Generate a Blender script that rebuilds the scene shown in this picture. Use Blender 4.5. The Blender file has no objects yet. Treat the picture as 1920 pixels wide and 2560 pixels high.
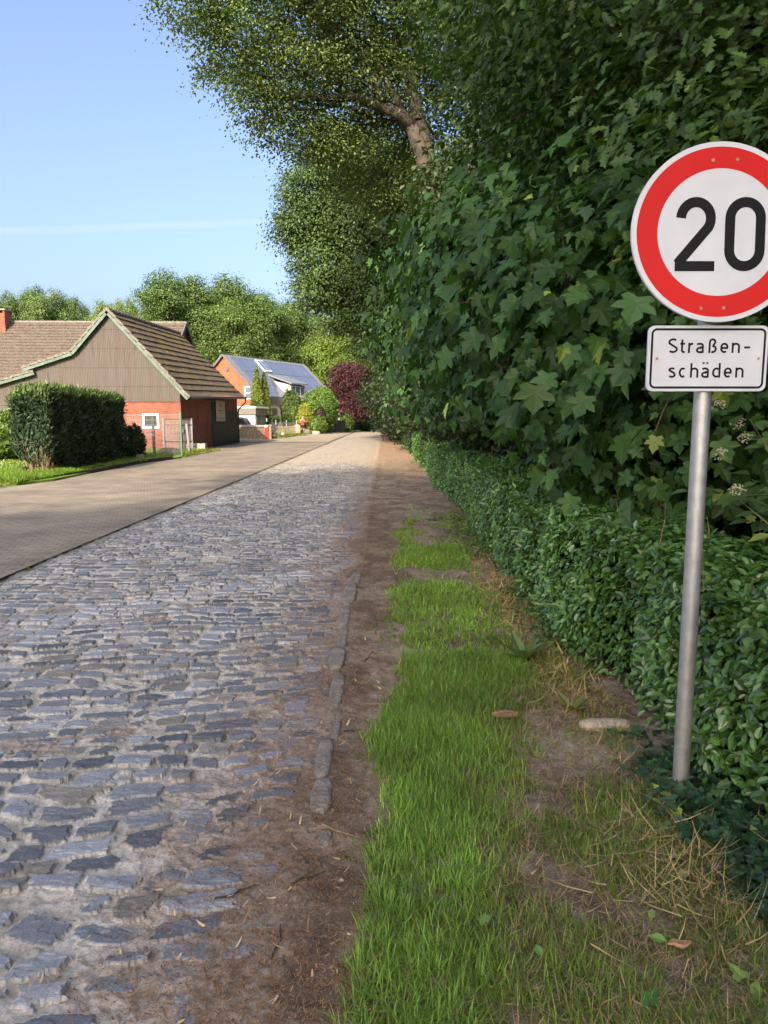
import bpy, math, random
import numpy as np
from mathutils import Vector, Matrix
C = bpy.context.scene
COL = C.collection
R = math.radians

# ------------------------------------------------------------------ camera, sky, sun, exposure
PITCH = 7.4
cam_d = bpy.data.cameras.new("Camera")
cam = bpy.data.objects.new("Camera", cam_d); COL.objects.link(cam)
cam_d.sensor_fit = 'VERTICAL'; cam_d.sensor_height = 36.0
cam_d.lens = 1775 / 2560 * 36.0
cam_d.clip_start = 0.05; cam_d.clip_end = 30000
cam.location = (0, 0, 1.45); cam.rotation_euler = (R(90 - PITCH), 0, 0)
C.camera = cam

SUN = Vector((-0.23, -0.83, 0.50)).normalized()          # direction towards the sun
SUN_EL = math.asin(SUN.z); SUN_AZ = math.atan2(SUN.x, SUN.y)
w = bpy.data.worlds.new("World"); C.world = w; w.use_nodes = True
nt = w.node_tree; nt.nodes.clear()
sky = nt.nodes.new('ShaderNodeTexSky'); sky.sky_type = 'NISHITA'; sky.sun_disc = False
sky.sun_elevation = SUN_EL; sky.sun_rotation = SUN_AZ
sky.altitude = 50; sky.air_density = 0.95; sky.dust_density = 6.5; sky.ozone_density = 3.5
bg = nt.nodes.new('ShaderNodeBackground'); bg.inputs[1].default_value = 0.15
wo = nt.nodes.new('ShaderNodeOutputWorld')
nt.links.new(sky.outputs[0], bg.inputs[0]); nt.links.new(bg.outputs[0], wo.inputs[0])
sl = bpy.data.lights.new("Sun", 'SUN'); sl.energy = 3.2; sl.angle = R(0.5); sl.color = (1.0, 0.90, 0.74)
so = bpy.data.objects.new("Sun", sl); COL.objects.link(so)
so.rotation_euler = (-SUN).to_track_quat('-Z', 'Y').to_euler(); so.location = (-20, -60, 40)
C.view_settings.view_transform = 'Standard'; C.view_settings.look = 'None'
C.view_settings.exposure = 1.42; C.view_settings.gamma = 1.0; C.view_settings.use_curve_mapping = False
C.view_settings.use_white_balance = True; C.view_settings.white_balance_temperature = 6900; C.view_settings.white_balance_tint = 15
C.cycles.max_bounces = 6; C.cycles.diffuse_bounces = 3; C.cycles.glossy_bounces = 2
C.cycles.transmission_bounces = 3; C.cycles.transparent_max_bounces = 8
C.cycles.use_denoising = True

# ------------------------------------------------------------------ helpers
def lin(h):
    h = h.lstrip('#'); o = []
    for i in (0, 2, 4):
        c = int(h[i:i+2], 16) / 255
        o.append(c / 12.92 if c <= 0.04045 else ((c + 0.055) / 1.055) ** 2.4)
    return tuple(o)

ORIG = {}
def tag(o, label=None, cat=None, group=None, kind=None):
    if label: o['label'] = label
    if cat: o['category'] = cat
    if group: o['group'] = group
    if kind: o['kind'] = kind
    return o
def empty(name, loc, label=None, cat=None, group=None, kind=None):
    o = bpy.data.objects.new(name, None); COL.objects.link(o)
    o.location = loc; o.empty_display_size = .2; ORIG[o] = Vector(loc)
    return tag(o, label, cat, group, kind)
def link(name, me, parent=None, loc=None):
    o = bpy.data.objects.new(name, me); COL.objects.link(o)
    if parent:
        o.parent = parent; ORIG[o] = ORIG[parent]
    else:
        o.location = loc or (0, 0, 0); ORIG[o] = Vector(loc or (0, 0, 0))
    return o
def copy_tree(o, parent=None):
    c = o.copy(); COL.objects.link(c)
    if parent: c.parent = parent
    for ch in o.children: copy_tree(ch, c)
    return c

def np_mesh(name, V, F, mat, col=None, smooth=False):
    """V (n,3) float, F (m,k) int: fast mesh"""
    me = bpy.data.meshes.new(name)
    V = np.ascontiguousarray(V, dtype=np.float32); F = np.ascontiguousarray(F, dtype=np.int32)
    n, (m, k) = len(V), F.shape
    me.vertices.add(n); me.vertices.foreach_set('co', V.ravel())
    me.loops.add(m * k); me.loops.foreach_set('vertex_index', F.ravel())
    me.polygons.add(m)
    me.polygons.foreach_set('loop_start', np.arange(0, m * k, k, dtype=np.int32))
    me.polygons.foreach_set('loop_total', np.full(m, k, dtype=np.int32))
    me.polygons.foreach_set('use_smooth', np.full(m, smooth, dtype=bool))
    if col is not None:
        a = me.attributes.new('col', 'FLOAT_COLOR', 'POINT')
        c = np.ones((n, 4), dtype=np.float32); c[:, :3] = col
        a.data.foreach_set('color', c.ravel())
    me.materials.append(mat); me.update(calc_edges=True)
    return me

class MB:
    def __init__(s): s.v = []; s.f = []
    def add(s, vs, fs):
        n = len(s.v); s.v += [Vector(p) for p in vs]; s.f += [tuple(i + n for i in f) for f in fs]
    def box(s, c, size, ax=None, ay=None, az=None):
        ax = Vector(ax or (1, 0, 0)).normalized(); az = Vector(az or (0, 0, 1)).normalized()
        ay = Vector(ay).normalized() if ay else az.cross(ax).normalized()
        c = Vector(c); hx, hy, hz = size[0] / 2, size[1] / 2, size[2] / 2
        vs = [c + ax * hx * i + ay * hy * j + az * hz * k for k in (-1, 1) for j in (-1, 1) for i in (-1, 1)]
        s.add(vs, [(0, 2, 3, 1), (4, 5, 7, 6), (0, 1, 5, 4), (1, 3, 7, 5), (3, 2, 6, 7), (2, 0, 4, 6)])
    def bb(s, x0, x1, y0, y1, z0, z1):
        s.box(((x0 + x1) / 2, (y0 + y1) / 2, (z0 + z1) / 2), (x1 - x0, y1 - y0, z1 - z0))
    def bar(s, a, b, wd, th, up=(0, 0, 1)):
        a, b = Vector(a), Vector(b); d = b - a
        up = Vector(up)
        if abs(d.normalized().dot(up)) > .98: up = Vector((0, 1, 0))
        sx = d.cross(up).normalized(); uz = sx.cross(d).normalized()
        s.box((a + b) / 2, (d.length, wd, th), d, sx, uz)
    def prism(s, poly, off):
        """closed polygon (list of 3d points) extruded by vector off"""
        n = len(poly); off = Vector(off)
        vs = [Vector(p) for p in poly] + [Vector(p) + off for p in poly]
        fs = [tuple(range(n))[::-1], tuple(range(n, 2 * n))]
        fs += [(i, (i + 1) % n, n + (i + 1) % n, n + i) for i in range(n)]
        s.add(vs, fs)
    def tube(s, pts, rad, n=8, cap=True):
        pts = [Vector(p) for p in pts]
        if not hasattr(rad, '__len__'): rad = [rad] * len(pts)
        ref = Vector((0, 0, 1)); rings = []; prev = None
        for i, p in enumerate(pts):
            d = (pts[min(i + 1, len(pts) - 1)] - pts[max(i - 1, 0)])
            d = d.normalized() if d.length > 1e-9 else Vector((0, 0, 1))
            if prev is None:
                r = ref if abs(d.dot(ref)) < .9 else Vector((1, 0, 0))
                u = d.cross(r).normalized()
            else:
                u = (prev - d * prev.dot(d)); u = u.normalized() if u.length > 1e-6 else d.orthogonal().normalized()
            prev = u; v = d.cross(u)
            rings.append([p + (u * math.cos(2 * math.pi * k / n) + v * math.sin(2 * math.pi * k / n)) * rad[i] for k in range(n)])
        vs = [q for r in rings for q in r]; fs = []
        for i in range(len(pts) - 1):
            for k in range(n):
                a = i * n + k; b = i * n + (k + 1) % n
                fs.append((a, b, b + n, a + n))
        if cap:
            fs.append(tuple(range(n))[::-1]); fs.append(tuple(range((len(pts) - 1) * n, len(pts) * n)))
        s.add(vs, fs)
    def ball(s, c, r, nu=10, nv=7, jit=0, rng=None):
        c = Vector(c); r = r if hasattr(r, '__len__') else (r, r, r)
        vs = [c + Vector((0, 0, -r[2]))]
        for j in range(1, nv):
            ph = -math.pi / 2 + math.pi * j / nv
            for i in range(nu):
                th = 2 * math.pi * i / nu
                k = 1 + (rng.uniform(-jit, jit) if jit else 0)
                vs.append(c + Vector((r[0] * math.cos(ph) * math.cos(th) * k, r[1] * math.cos(ph) * math.sin(th) * k, r[2] * math.sin(ph) * k)))
        vs.append(c + Vector((0, 0, r[2]))); fs = []
        for i in range(nu): fs.append((0, 1 + (i + 1) % nu, 1 + i))
        for j in range(nv - 2):
            for i in range(nu):
                a = 1 + j * nu + i; b = 1 + j * nu + (i + 1) % nu
                fs.append((a, b, b + nu, a + nu))
        t = len(vs) - 1; o = 1 + (nv - 2) * nu
        for i in range(nu): fs.append((o + i, o + (i + 1) % nu, t))
        s.add(vs, fs)
    def build(s, name, mat, parent=None, loc=None, smooth=False, bevel=0):
        o0 = ORIG[parent] if parent else Vector(loc or (0, 0, 0))
        me = bpy.data.meshes.new(name)
        me.from_pydata([tuple(p - o0) for p in s.v], [], s.f)
        me.materials.append(mat)
        if smooth: me.polygons.foreach_set('use_smooth', [True] * len(me.polygons))
        me.update()
        o = link(name, me, parent, tuple(o0) if not parent else None)
        if bevel:
            b = o.modifiers.new('bevel', 'BEVEL'); b.width = bevel; b.segments = 2; b.limit_method = 'ANGLE'
        return o

# ------------------------------------------------------------------ numpy noise
def _h(ix, iy, seed):
    h = (ix.astype(np.int64) * 374761393 + iy.astype(np.int64) * 668265263 + seed * 974634777) & 0xFFFFFFFF
    h = ((h ^ (h >> 13)) * 1274126177) & 0xFFFFFFFF
    h = ((h ^ (h >> 16)) * 2246822519) & 0xFFFFFFFF
    return ((h ^ (h >> 15)) & 0xFFFFFF) / float(0xFFFFFF)
def vn(x, y, seed=0):
    ix = np.floor(x); iy = np.floor(y); fx = x - ix; fy = y - iy
    fx = fx * fx * (3 - 2 * fx); fy = fy * fy * (3 - 2 * fy)
    a = _h(ix, iy, seed); b = _h(ix + 1, iy, seed); c = _h(ix, iy + 1, seed); d = _h(ix + 1, iy + 1, seed)
    return (a + (b - a) * fx) * (1 - fy) + (c + (d - c) * fx) * fy
def fbm(x, y, seed=0, oct=4):
    s = 0; a = .5; t = 0
    for o in range(oct):
        s = s + a * vn(x * 2 ** o + o * 17.3, y * 2 ** o - o * 9.1, seed + o); t += a; a *= .5
    return s / t
def ss(a, b, x):
    t = np.clip((x - a) / (b - a), 0, 1); return t * t * (3 - 2 * t)
def mix(a, b, t):
    return np.asarray(a) * (1 - t[..., None]) + np.asarray(b) * t[..., None]

# ------------------------------------------------------------------ materials
def nodes(name):
    m = bpy.data.materials.new(name); m.use_nodes = True
    t = m.node_tree; p = t.nodes['Principled BSDF']
    return m, t, p
def N(t, typ, **kw):
    n = t.nodes.new(typ)
    for k, v in kw.items():
        if k.startswith('i_'): n.inputs[int(k[2:]) if k[2:].isdigit() else k[2:]].default_value = v
        else: setattr(n, k, v)
    return n
def pmat(name, base, var=.25, scale=6, rough=.7, metal=0, bump=0, bscale=40, spec=.5, stretch=(1, 1, 1), base2=None, detail=6):
    """principled with two-tone noise colour and optional bump"""
    m, t, p = nodes(name)
    tc = N(t, 'ShaderNodeTexCoord'); mp = N(t, 'ShaderNodeMapping'); mp.inputs['Scale'].default_value = stretch
    t.links.new(tc.outputs['Object'], mp.inputs[0])
    nz = N(t, 'ShaderNodeTexNoise'); nz.inputs['Scale'].default_value = scale; nz.inputs['Detail'].default_value = detail
    t.links.new(mp.outputs[0], nz.inputs[0])
    rp = N(t, 'ShaderNodeValToRGB')
    b2 = base2 or tuple(c * (1 + var) for c in base); b1 = base if base2 else tuple(c * (1 - var) for c in base)
    rp.color_ramp.elements[0].position = .32; rp.color_ramp.elements[1].position = .68
    rp.color_ramp.elements[0].color = (*b1, 1); rp.color_ramp.elements[1].color = (*b2, 1)
    t.links.new(nz.outputs[0], rp.inputs[0]); t.links.new(rp.outputs[0], p.inputs['Base Color'])
    p.inputs['Roughness'].default_value = rough; p.inputs['Metallic'].default_value = metal
    p.inputs['Specular IOR Level'].default_value = spec
    if bump:
        n2 = N(t, 'ShaderNodeTexNoise'); n2.inputs['Scale'].default_value = bscale; n2.inputs['Detail'].default_value = 6
        t.links.new(mp.outputs[0], n2.inputs[0])
        bp = N(t, 'ShaderNodeBump'); bp.inputs['Strength'].default_value = bump; bp.inputs['Distance'].default_value = .02
        t.links.new(n2.outputs[0], bp.inputs['Height']); t.links.new(bp.outputs[0], p.inputs['Normal'])
    return m
def colmat(name, rough=.8, spec=.3, fscale=150, famt=.25, bump=.3, bdist=.004):
    """colour from the mesh's own 'col' albedo map, plus fine grain"""
    m, t, p = nodes(name)
    at = N(t, 'ShaderNodeAttribute', attribute_name='col')
    tc = N(t, 'ShaderNodeTexCoord')
    nz = N(t, 'ShaderNodeTexNoise'); nz.inputs['Scale'].default_value = fscale; nz.inputs['Detail'].default_value = 5
    t.links.new(tc.outputs['Object'], nz.inputs[0])
    mr = N(t, 'ShaderNodeMapRange'); mr.inputs[1].default_value = .3; mr.inputs[2].default_value = .7
    mr.inputs[3].default_value = 1 - famt; mr.inputs[4].default_value = 1 + famt
    t.links.new(nz.outputs[0], mr.inputs[0])
    mx = N(t, 'ShaderNodeVectorMath', operation='SCALE')
    t.links.new(at.outputs['Color'], mx.inputs[0]); t.links.new(mr.outputs[0], mx.inputs['Scale'])
    t.links.new(mx.outputs[0], p.inputs['Base Color'])
    p.inputs['Roughness'].default_value = rough; p.inputs['Specular IOR Level'].default_value = spec
    if bump:
        bp = N(t, 'ShaderNodeBump'); bp.inputs['Strength'].default_value = bump; bp.inputs['Distance'].default_value = bdist
        t.links.new(nz.outputs[0], bp.inputs['Height']); t.links.new(bp.outputs[0], p.inputs['Normal'])
    return m
def leafmat(name, rough=.5, transl=.3, spec=.4, tint=(1.25, 1.35, .6)):
    m, t, p = nodes(name)
    at = N(t, 'ShaderNodeAttribute', attribute_name='col')
    t.links.new(at.outputs['Color'], p.inputs['Base Color'])
    p.inputs['Roughness'].default_value = rough; p.inputs['Specular IOR Level'].default_value = spec
    tr = N(t, 'ShaderNodeBsdfTranslucent')
    vm = N(t, 'ShaderNodeVectorMath', operation='MULTIPLY'); vm.inputs[1].default_value = tint
    t.links.new(at.outputs['Color'], vm.inputs[0]); t.links.new(vm.outputs[0], tr.inputs[0])
    mx = N(t, 'ShaderNodeMixShader'); mx.inputs[0].default_value = transl
    t.links.new(p.outputs[0], mx.inputs[1]); t.links.new(tr.outputs[0], mx.inputs[2])
    t.links.new(mx.outputs[0], t.nodes['Material Output'].inputs[0])
    return m
def brickmat(name, c1, c2, mortar, bw=.25, bh=.0667, ms=.008, mode='XZ', bump=.4, dirt=.25, rough=.85):
    m, t, p = nodes(name)
    tc = N(t, 'ShaderNodeTexCoord'); sp = N(t, 'ShaderNodeSeparateXYZ'); cb = N(t, 'ShaderNodeCombineXYZ')
    t.links.new(tc.outputs['Object'], sp.inputs[0])
    if mode == 'XZ':
        ad = N(t, 'ShaderNodeMath', operation='ADD')
        t.links.new(sp.outputs[0], ad.inputs[0]); t.links.new(sp.outputs[1], ad.inputs[1])
        t.links.new(ad.outputs[0], cb.inputs[0]); t.links.new(sp.outputs[2], cb.inputs[1])
    else:
        t.links.new(sp.outputs[0], cb.inputs[0]); t.links.new(sp.outputs[1], cb.inputs[1])
    br = N(t, 'ShaderNodeTexBrick'); br.inputs['Scale'].default_value = 1
    br.inputs['Brick Width'].default_value = bw; br.inputs['Row Height'].default_value = bh
    br.inputs['Mortar Size'].default_value = ms; br.inputs['Mortar Smooth'].default_value = .3
    br.inputs['Color1'].default_value = (*c1, 1); br.inputs['Color2'].default_value = (*c2, 1); br.inputs['Mortar'].default_value = (*mortar, 1)
    t.links.new(cb.outputs[0], br.inputs[0])
    nz = N(t, 'ShaderNodeTexNoise'); nz.inputs['Scale'].default_value = 1.3; nz.inputs['Detail'].default_value = 8
    t.links.new(tc.outputs['Object'], nz.inputs[0])
    mr = N(t, 'ShaderNodeMapRange'); mr.inputs[1].default_value = .3; mr.inputs[2].default_value = .7
    mr.inputs[3].default_value = 1 - dirt; mr.inputs[4].default_value = 1 + dirt
    t.links.new(nz.outputs[0], mr.inputs[0])
    mx = N(t, 'ShaderNodeVectorMath', operation='SCALE')
    t.links.new(br.outputs[0], mx.inputs[0]); t.links.new(mr.outputs[0], mx.inputs['Scale'])
    t.links.new(mx.outputs[0], p.inputs['Base Color']); p.inputs['Roughness'].default_value = rough
    bp = N(t, 'ShaderNodeBump'); bp.inputs['Strength'].default_value = bump; bp.inputs['Distance'].default_value = .01; bp.invert = True
    t.links.new(br.outputs[1], bp.inputs['Height']); t.links.new(bp.outputs[0], p.inputs['Normal'])
    return m
def glassmat(name, col=(.03, .035, .04)):
    m, t, p = nodes(name)
    p.inputs['Base Color'].default_value = (*col, 1); p.inputs['Roughness'].default_value = .06
    p.inputs['Specular IOR Level'].default_value = .9
    return m

M = {}
M['leaf'] = leafmat('leaf', .5, .30)
M['leaf_gloss'] = leafmat('leaf_glossy', .45, .30, .30)
M['leaf_hedge'] = leafmat('leaf_hedge', .26, .2, .62)
M['grass'] = leafmat('grass_blade', .5, .45, .3, (1.2, 1.25, .7))
M['straw'] = leafmat('straw', .8, .1, .1, (1, 1, 1))
M['bark'] = pmat('bark', (.10, .078, .055), .45, 7, .9, 0, .8, 18, .2, (1, 1, .35))
M['bark_beech'] = pmat('bark_beech', (.060, .051, .038), .35, 3, .85, 0, .4, 14, .2)
M['twig'] = pmat('twig', (.055, .042, .028), .4, 20, .9, 0, 0, 1, .2)
M['inner'] = pmat('hedge_twigs', (.012, .016, .008), .5, 30, .95, 0, .6, 60, .1)
M['ground'] = pmat('earth', (.055, .075, .028), .4, 1.5, .95, 0, .4, 8, .1)
M['forest_floor'] = pmat('forest_floor', (.03, .024, .016), .4, 3, .95, 0, .5, 15, .1)
M['lawn'] = pmat('lawn', (.13, .22, .04), .3, 2.5, .9, 0, .5, 60, .1)
M['soil'] = colmat('soil', .85, .2, 190, .40, .75, .006)
M['cobble'] = colmat('cobble', .62, .34, 130, .24, .4, .004)
M['paver'] = brickmat('paver', (.185, .152, .115), (.25, .21, .155), (.085, .070, .052), .20, .10, .010, 'XY', .5, .28)
M['far_paver'] = pmat('far_road', (.30, .255, .185), .2, 1.2, .9, 0, .2, 30, .2)
M['brick'] = brickmat('red_brick', (.17, .040, .023), (.225, .064, .036), (.19, .095, .062), .22, .075, .010)
M['brick_orange'] = brickmat('orange_brick', (.34, .078, .030), (.40, .10, .038), (.31, .12, .065), .24, .08, .010)
M['zinc'] = pmat('zinc', (.33, .34, .35), .12, 9, .42, .75, .06, 60)
M['galv'] = pmat('galvanised_steel', (.46, .47, .48), .13, 26, .40, .70, .10, 120)
M['dark_metal'] = pmat('dark_metal', (.045, .047, .05), .2, 8, .5, .3)
M['grey_metal'] = pmat('grey_metal', (.15, .15, .155), .2, 8, .5, .4)
M['green_post'] = pmat('green_post', (.06, .16, .085), .2, 12, .5)
M['wire'] = pmat('pale_wire', (.26, .26, .24), .1, 12, .5, .3)
M['verge_green'] = pmat('green_bargeboard', (.095, .145, .115), .25, 5, .7)
M['ridge_tile'] = pmat('verge_tile', (.155, .138, .115), .3, 8, .9, 0, .4, 40)
M['door_green'] = pmat('door_green', (.022, .042, .028), .3, 4, .6, 0, .2, 30, .4, (6, 6, .4))
M['white'] = pmat('white_paint', (.74, .73, .70), .05, 2, .7)
M['white_trim'] = pmat('white_trim', (.78, .78, .76), .04, 6, .5)
M['dark'] = pmat('dark_opening', (.02, .02, .022), .2, 5, .8)
M['glass'] = glassmat('glass'); M['glass_blue'] = glassmat('glass_blue', (.10, .13, .17))
M['slate'] = pmat('roof_slate', (.15, .165, .18), .15, 10, .6)
M['fascia'] = pmat('fascia_boards', (.18, .16, .145), .15, 5, .7, 0, .5, 3, .3, (.2, .2, 30))
M['concrete'] = pmat('concrete', (.27, .24, .19), .3, 3, .9, 0, .5, 15)
M['stone'] = pmat('stone', (.14, .12, .085), .35, 6, .9, 0, .8, 22)
M['kerb'] = pmat('kerb_stone', (.19, .17, .14), .35, 14, .9, 0, .8, 45)
M['wood'] = pmat('wood_post', (.26, .19, .12), .35, 6, .85, 0, .4, 20, .3, (6, 6, 1))
M['picket'] = pmat('picket_wood', (.52, .45, .28), .2, 6, .8)
M['red'] = pmat('red_paint', (.62, .022, .022), .06, 4, .45)
M['orange'] = pmat('cone_orange', (.75, .15, .04), .1, 4, .5)
M['black_wood'] = pmat('black_boards', (.03, .026, .022), .4, 6, .7)
M['sign_white'] = pmat('sign_white', (.58, .61, .65), .05, 9, .4, spec=.3)
M['sign_red'] = pmat('sign_red', (.56, .012, .010), .06, 3, .42, spec=.2)
M['sign_black'] = pmat('sign_black', (.008, .008, .010), .1, 5, .5, spec=.15)
M['sign_cream'] = pmat('sign_cream', (.46, .43, .33), .12, 8, .6)
M['sign_ink'] = pmat('sign_ink', (.20, .18, .13), .2, 8, .7)
M['screw'] = pmat('rusty_screw', (.42, .26, .13), .3, 90, .6, .5)
M['skin'] = pmat('skin', (.50, .29, .20), .08, 5, .55)
M['hair'] = pmat('hair', (.30, .24, .18), .2, 20, .7)
M['shirt'] = pmat('red_shirt', (.62, .03, .05), .1, 8, .8)
M['shorts'] = pmat('dark_shorts', (.02, .02, .026), .2, 8, .8)
M['car_paint'] = pmat('car_paint', (.13, .15, .19), .05, 2, .22, .5)
M['tyre'] = pmat('tyre', (.02, .02, .02), .2, 20, .85)
M['tail'] = pmat('tail_light', (.40, .02, .02), .1, 10, .2)
# ------------------------------------------------------------------ ground surfaces
def grid_mesh(name, xs, ys, fn, mat, smooth=True):
    X, Y = np.meshgrid(xs, ys)                       # rows = y
    Z, colr = fn(X, Y)
    V = np.stack([X, Y, Z], -1).reshape(-1, 3)
    nx, ny = len(xs), len(ys)
    i = (np.arange(ny - 1)[:, None] * nx + np.arange(nx - 1)[None, :]).ravel()
    F = np.stack([i, i + 1, i + nx + 1, i + nx], -1)
    me = np_mesh(name, V, F, mat, None if colr is None else colr.reshape(-1, 3), smooth)
    return link(name, me)
def persp_ys(y0, y1, dmin, k):
    ys = [y0]
    while ys[-1] < y1: ys.append(ys[-1] + max(dmin, k * ys[-1] ** 2))
    return np.array(ys)

def stones(X, Y):
    """height, stone mask and colour of the sett paving at (X, Y)"""
    wx = X + .05 * (fbm(X * 1.1, Y * 1.1, 5, 3) - .5) + .13 * (vn(X * 3.1, Y * 3.6, 3) - .5) + .022 * (fbm(X * 9, Y * 9, 6, 2) - .5)
    slope = .22 * ss(5.5, 2.0, Y) + .05
    wy = Y - slope * (X + 1.6) + .45 * (fbm(X * .55, Y * .55, 8, 3) - .5) + .030 * (fbm(X * 8, Y * 8, 9, 2) - .5) + .12 * (vn(X * 2.7, Y * 3.1, 4) - .5)
    # rows get a little wider near the viewer
    d = .122
    v = wy / d; ri = np.floor(v); fv = v - ri
    jr = (_h(ri, ri * 0, 21) - .5) * .22
    wl = .185 + .07 * (_h(ri, ri * 0 + 3, 22) - .5)
    u = wx / wl + _h(ri, ri * 0 + 7, 23) * 7.7
    ui = np.floor(u); fu = u - ui
    # jittered vertical joints
    jl = (_h(ui, ri, 31) - .5) * .5; jr2 = (_h(ui + 1, ri, 31) - .5) * .5
    left = jl; right = 1 + jr2
    k1 = (fu < left); k2 = (fu > right)
    ui = np.where(k1, ui - 1, np.where(k2, ui + 1, ui)); fu = np.where(k1, fu + 1, np.where(k2, fu - 1, fu))
    left = (_h(ui, ri, 31) - .5) * .5; right = 1 + (_h(ui + 1, ri, 31) - .5) * .5
    a = (fu - (left + right) / 2) / np.maximum(.2, (right - left) / 2)
    b = (fv - .5) * 2
    h1 = _h(ui, ri, 41); h2 = _h(ui, ri, 42); h3 = _h(ui, ri, 43); h4 = _h(ui, ri, 44); h5 = _h(ui, ri, 45)
    b = b / (.80 + .24 * h5) + (h4 - .5) * .34 * a + (h1 - .5) * .34
    dd = np.maximum(np.abs(a), np.abs(b))
    for q in range(4):                                   # knocked-off corners
        th = 2 * math.pi * (q + _h(ui, ri, 61 + q) * .9) / 4
        dd = np.maximum(dd, (a * np.cos(th) + b * np.sin(th)) * (.70 + .34 * _h(ui, ri, 71 + q)))
    dd = dd + .34 * (fbm(X * 15, Y * 20, 12, 3) - .5) + .24 * (fbm(X * 60, Y * 60, 14, 2) - .5)
    broken = ss(.60, .9, h2); dd = dd + broken * ss(.42, .72, fbm(X * 14 + h1 * 9, Y * 20, 18, 2)) * .6
    body = 1 - ss(.82, .865, dd); body = body * (1 - ss(.93, .94, h3))
    flake = fbm(X * 11 + h1 * 40, Y * 24 + h2 * 40, 15, 3)
    terr = np.floor(flake * 5.5) / 5.5 * .7 + flake * .3
    facet = np.minimum(.5 * a * (h4 - .3) + .6 * b * (h5 - .4), .4 * a * (h2 - .7) - .5 * b * (h1 - .4))
    top = .0135 + .012 * (h1 - .5) + .012 * facet + .016 * (terr - .5) + .006 * ss(.9, 1, h3)
    hs = body * top * .88 - (1 - body) * .014
    # colour
    c = mix((.125, .142, .162), (.245, .258, .272), h3)
    c = c * (.66 + .66 * h4 ** 1.3)[..., None]
    warm = ss(.82, .95, h5)
    c = mix(c, (.23, .205, .165), warm * .8)
    c = c * (.78 + .45 * terr)[..., None]
    return hs, body, c

KX0 = -.20
def ground_fn(X, Y):
    hs, body, cs = stones(X, Y)
    n1 = fbm(X * 1.3, Y * 1.3, 50, 4); n2 = fbm(X * 6, Y * 6, 51, 4); n3 = fbm(X * 22, Y * 22, 52, 3)
    # a paler band of larger flat setts running across the road
    tband = (Y - 4.55) - (X + 2.9) * .93
    band = ss(.36, .22, np.abs(tband + .25 * (n1 - .5))) * ss(-3.2, -2.9, X) * ss(-.25, -.5, X)
    # sand between and over the stones
    edge = X + .25 * (n1 - .5)
    cover = .55 * ss(-1.1, -.45, edge) * ss(4.5, 1.5, Y) + .25 * ss(-.9, -.35, edge)
    cover = cover + .9 * ss(-.42, -.25, edge)
    near = ss(4.2, 1.7, Y)
    sand = -.0010 + .010 * (n2 - .45) + .016 * (n1 - .5) + .006 * (n3 - .5) + .016 * cover
    sand = sand - .006 * band; sandc_b = band
    far = ss(13, 30, Y + 6 * (n1 - .5))
    hs = hs - .012 * far * body; H = np.maximum(hs, sand)
    blend = ss(-.0022, .0022, hs - sand)
    # fines: pale grey-tan sand, darker brown humus towards the verge
    sandc = mix((.45, .42, .36), (.35, .32, .265), ss(.35, .65, n2))
    hum = ss(-1.05, -.25, edge + .45 * (n2 - .5)) * .85
    hum = np.maximum(hum, .55 * ss(.60, .70, n1 * .5 + n2 * .5))
    sandc = mix(sandc, (.24, .165, .115), hum)
    sandc = sandc * (.72 + .56 * n3)[..., None]
    cs = mix(cs, (.30, .315, .335), band * .80)
    # right of the kerb: litter-covered soil
    right = ss(KX0 - .10, KX0 + .10, X + .08 * (n2 - .5)); sr = ss(-.62, -.30, X + .3 * (n2 - .5) + .15 * (n1 - .5))
    soil = mix((.175, .125, .088), (.29, .225, .168), ss(.35, .66, n2))
    bare = ss(.55, .70, fbm(X * 2.1, Y * 2.1, 60, 3))
    soil = mix(soil, (.34, .285, .23), bare * .65)
    soil = soil * .82 * (.60 + .78 * n3)[..., None]
    # pale dry patch by the flat stone, orange-brown tone further off
    pd = np.exp(-(((X - .86) / .20) ** 2 + ((Y - 2.98) / .20) ** 2))
    soil = mix(soil, (.36, .30, .235), np.clip(pd * 1.2, 0, .85))
    soil = mix(soil, (.33, .22, .13), ss(15, 32, Y) * .75)
    c = mix(mix(sandc, soil, sr), cs, blend * (1 - right))
    hr = .004 + .012 * ss(KX0, .5, X) + .012 * ss(.5, 1.3, X) + .024 * (n1 - .5) + .014 * (n2 - .5) + .006 * (n3 - .5)
    H = H * (1 - right) + hr * right
    c = mix(c, np.array((.36, .30, .215)) * (.8 + .4 * n2)[..., None], far * (.55 + .45 * n1) * (1 - right))
    # brown joint along the brick paving
    lj = ss(-3.36, -3.50, X + .22 * (n2 - .5) + .12 * (n1 - .5))
    c = mix(c, (.13, .10, .068), lj * (.55 + .45 * n3))
    H = H * (1 - lj) + lj * (.010 + .045 * (n2 - .46) + .02 * (n3 - .5)); H = H - .06 * ss(-3.60, -3.72, X + .12 * (n2 - .5))
    H = H + .010 * (n3 - .5) * (1 - blend) + .008 * (fbm(X * 45, Y * 45, 55, 2) - .5) * (1 - blend * (1 - right))
    camber = -.012 * ((X + 1.85) / 1.6) ** 2 * (1 - ss(KX0 - .35, KX0, X))
    return H + camber, c

ys = persp_ys(1.15, 92, .0050, .00040)
xs = np.concatenate([np.arange(-3.75, -2.2, .009), np.arange(-2.2, KX0 + .0001, .0052)])
road = tag(grid_mesh('cobbled_road', xs, ys, ground_fn, M['cobble'], False), kind='structure')
xs = np.concatenate([np.arange(xs[-1], 1.35, .010), np.arange(1.35, 3.2, .06)])
verge = tag(grid_mesh('verge', xs, ys, ground_fn, M['soil']), kind='structure')

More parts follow.
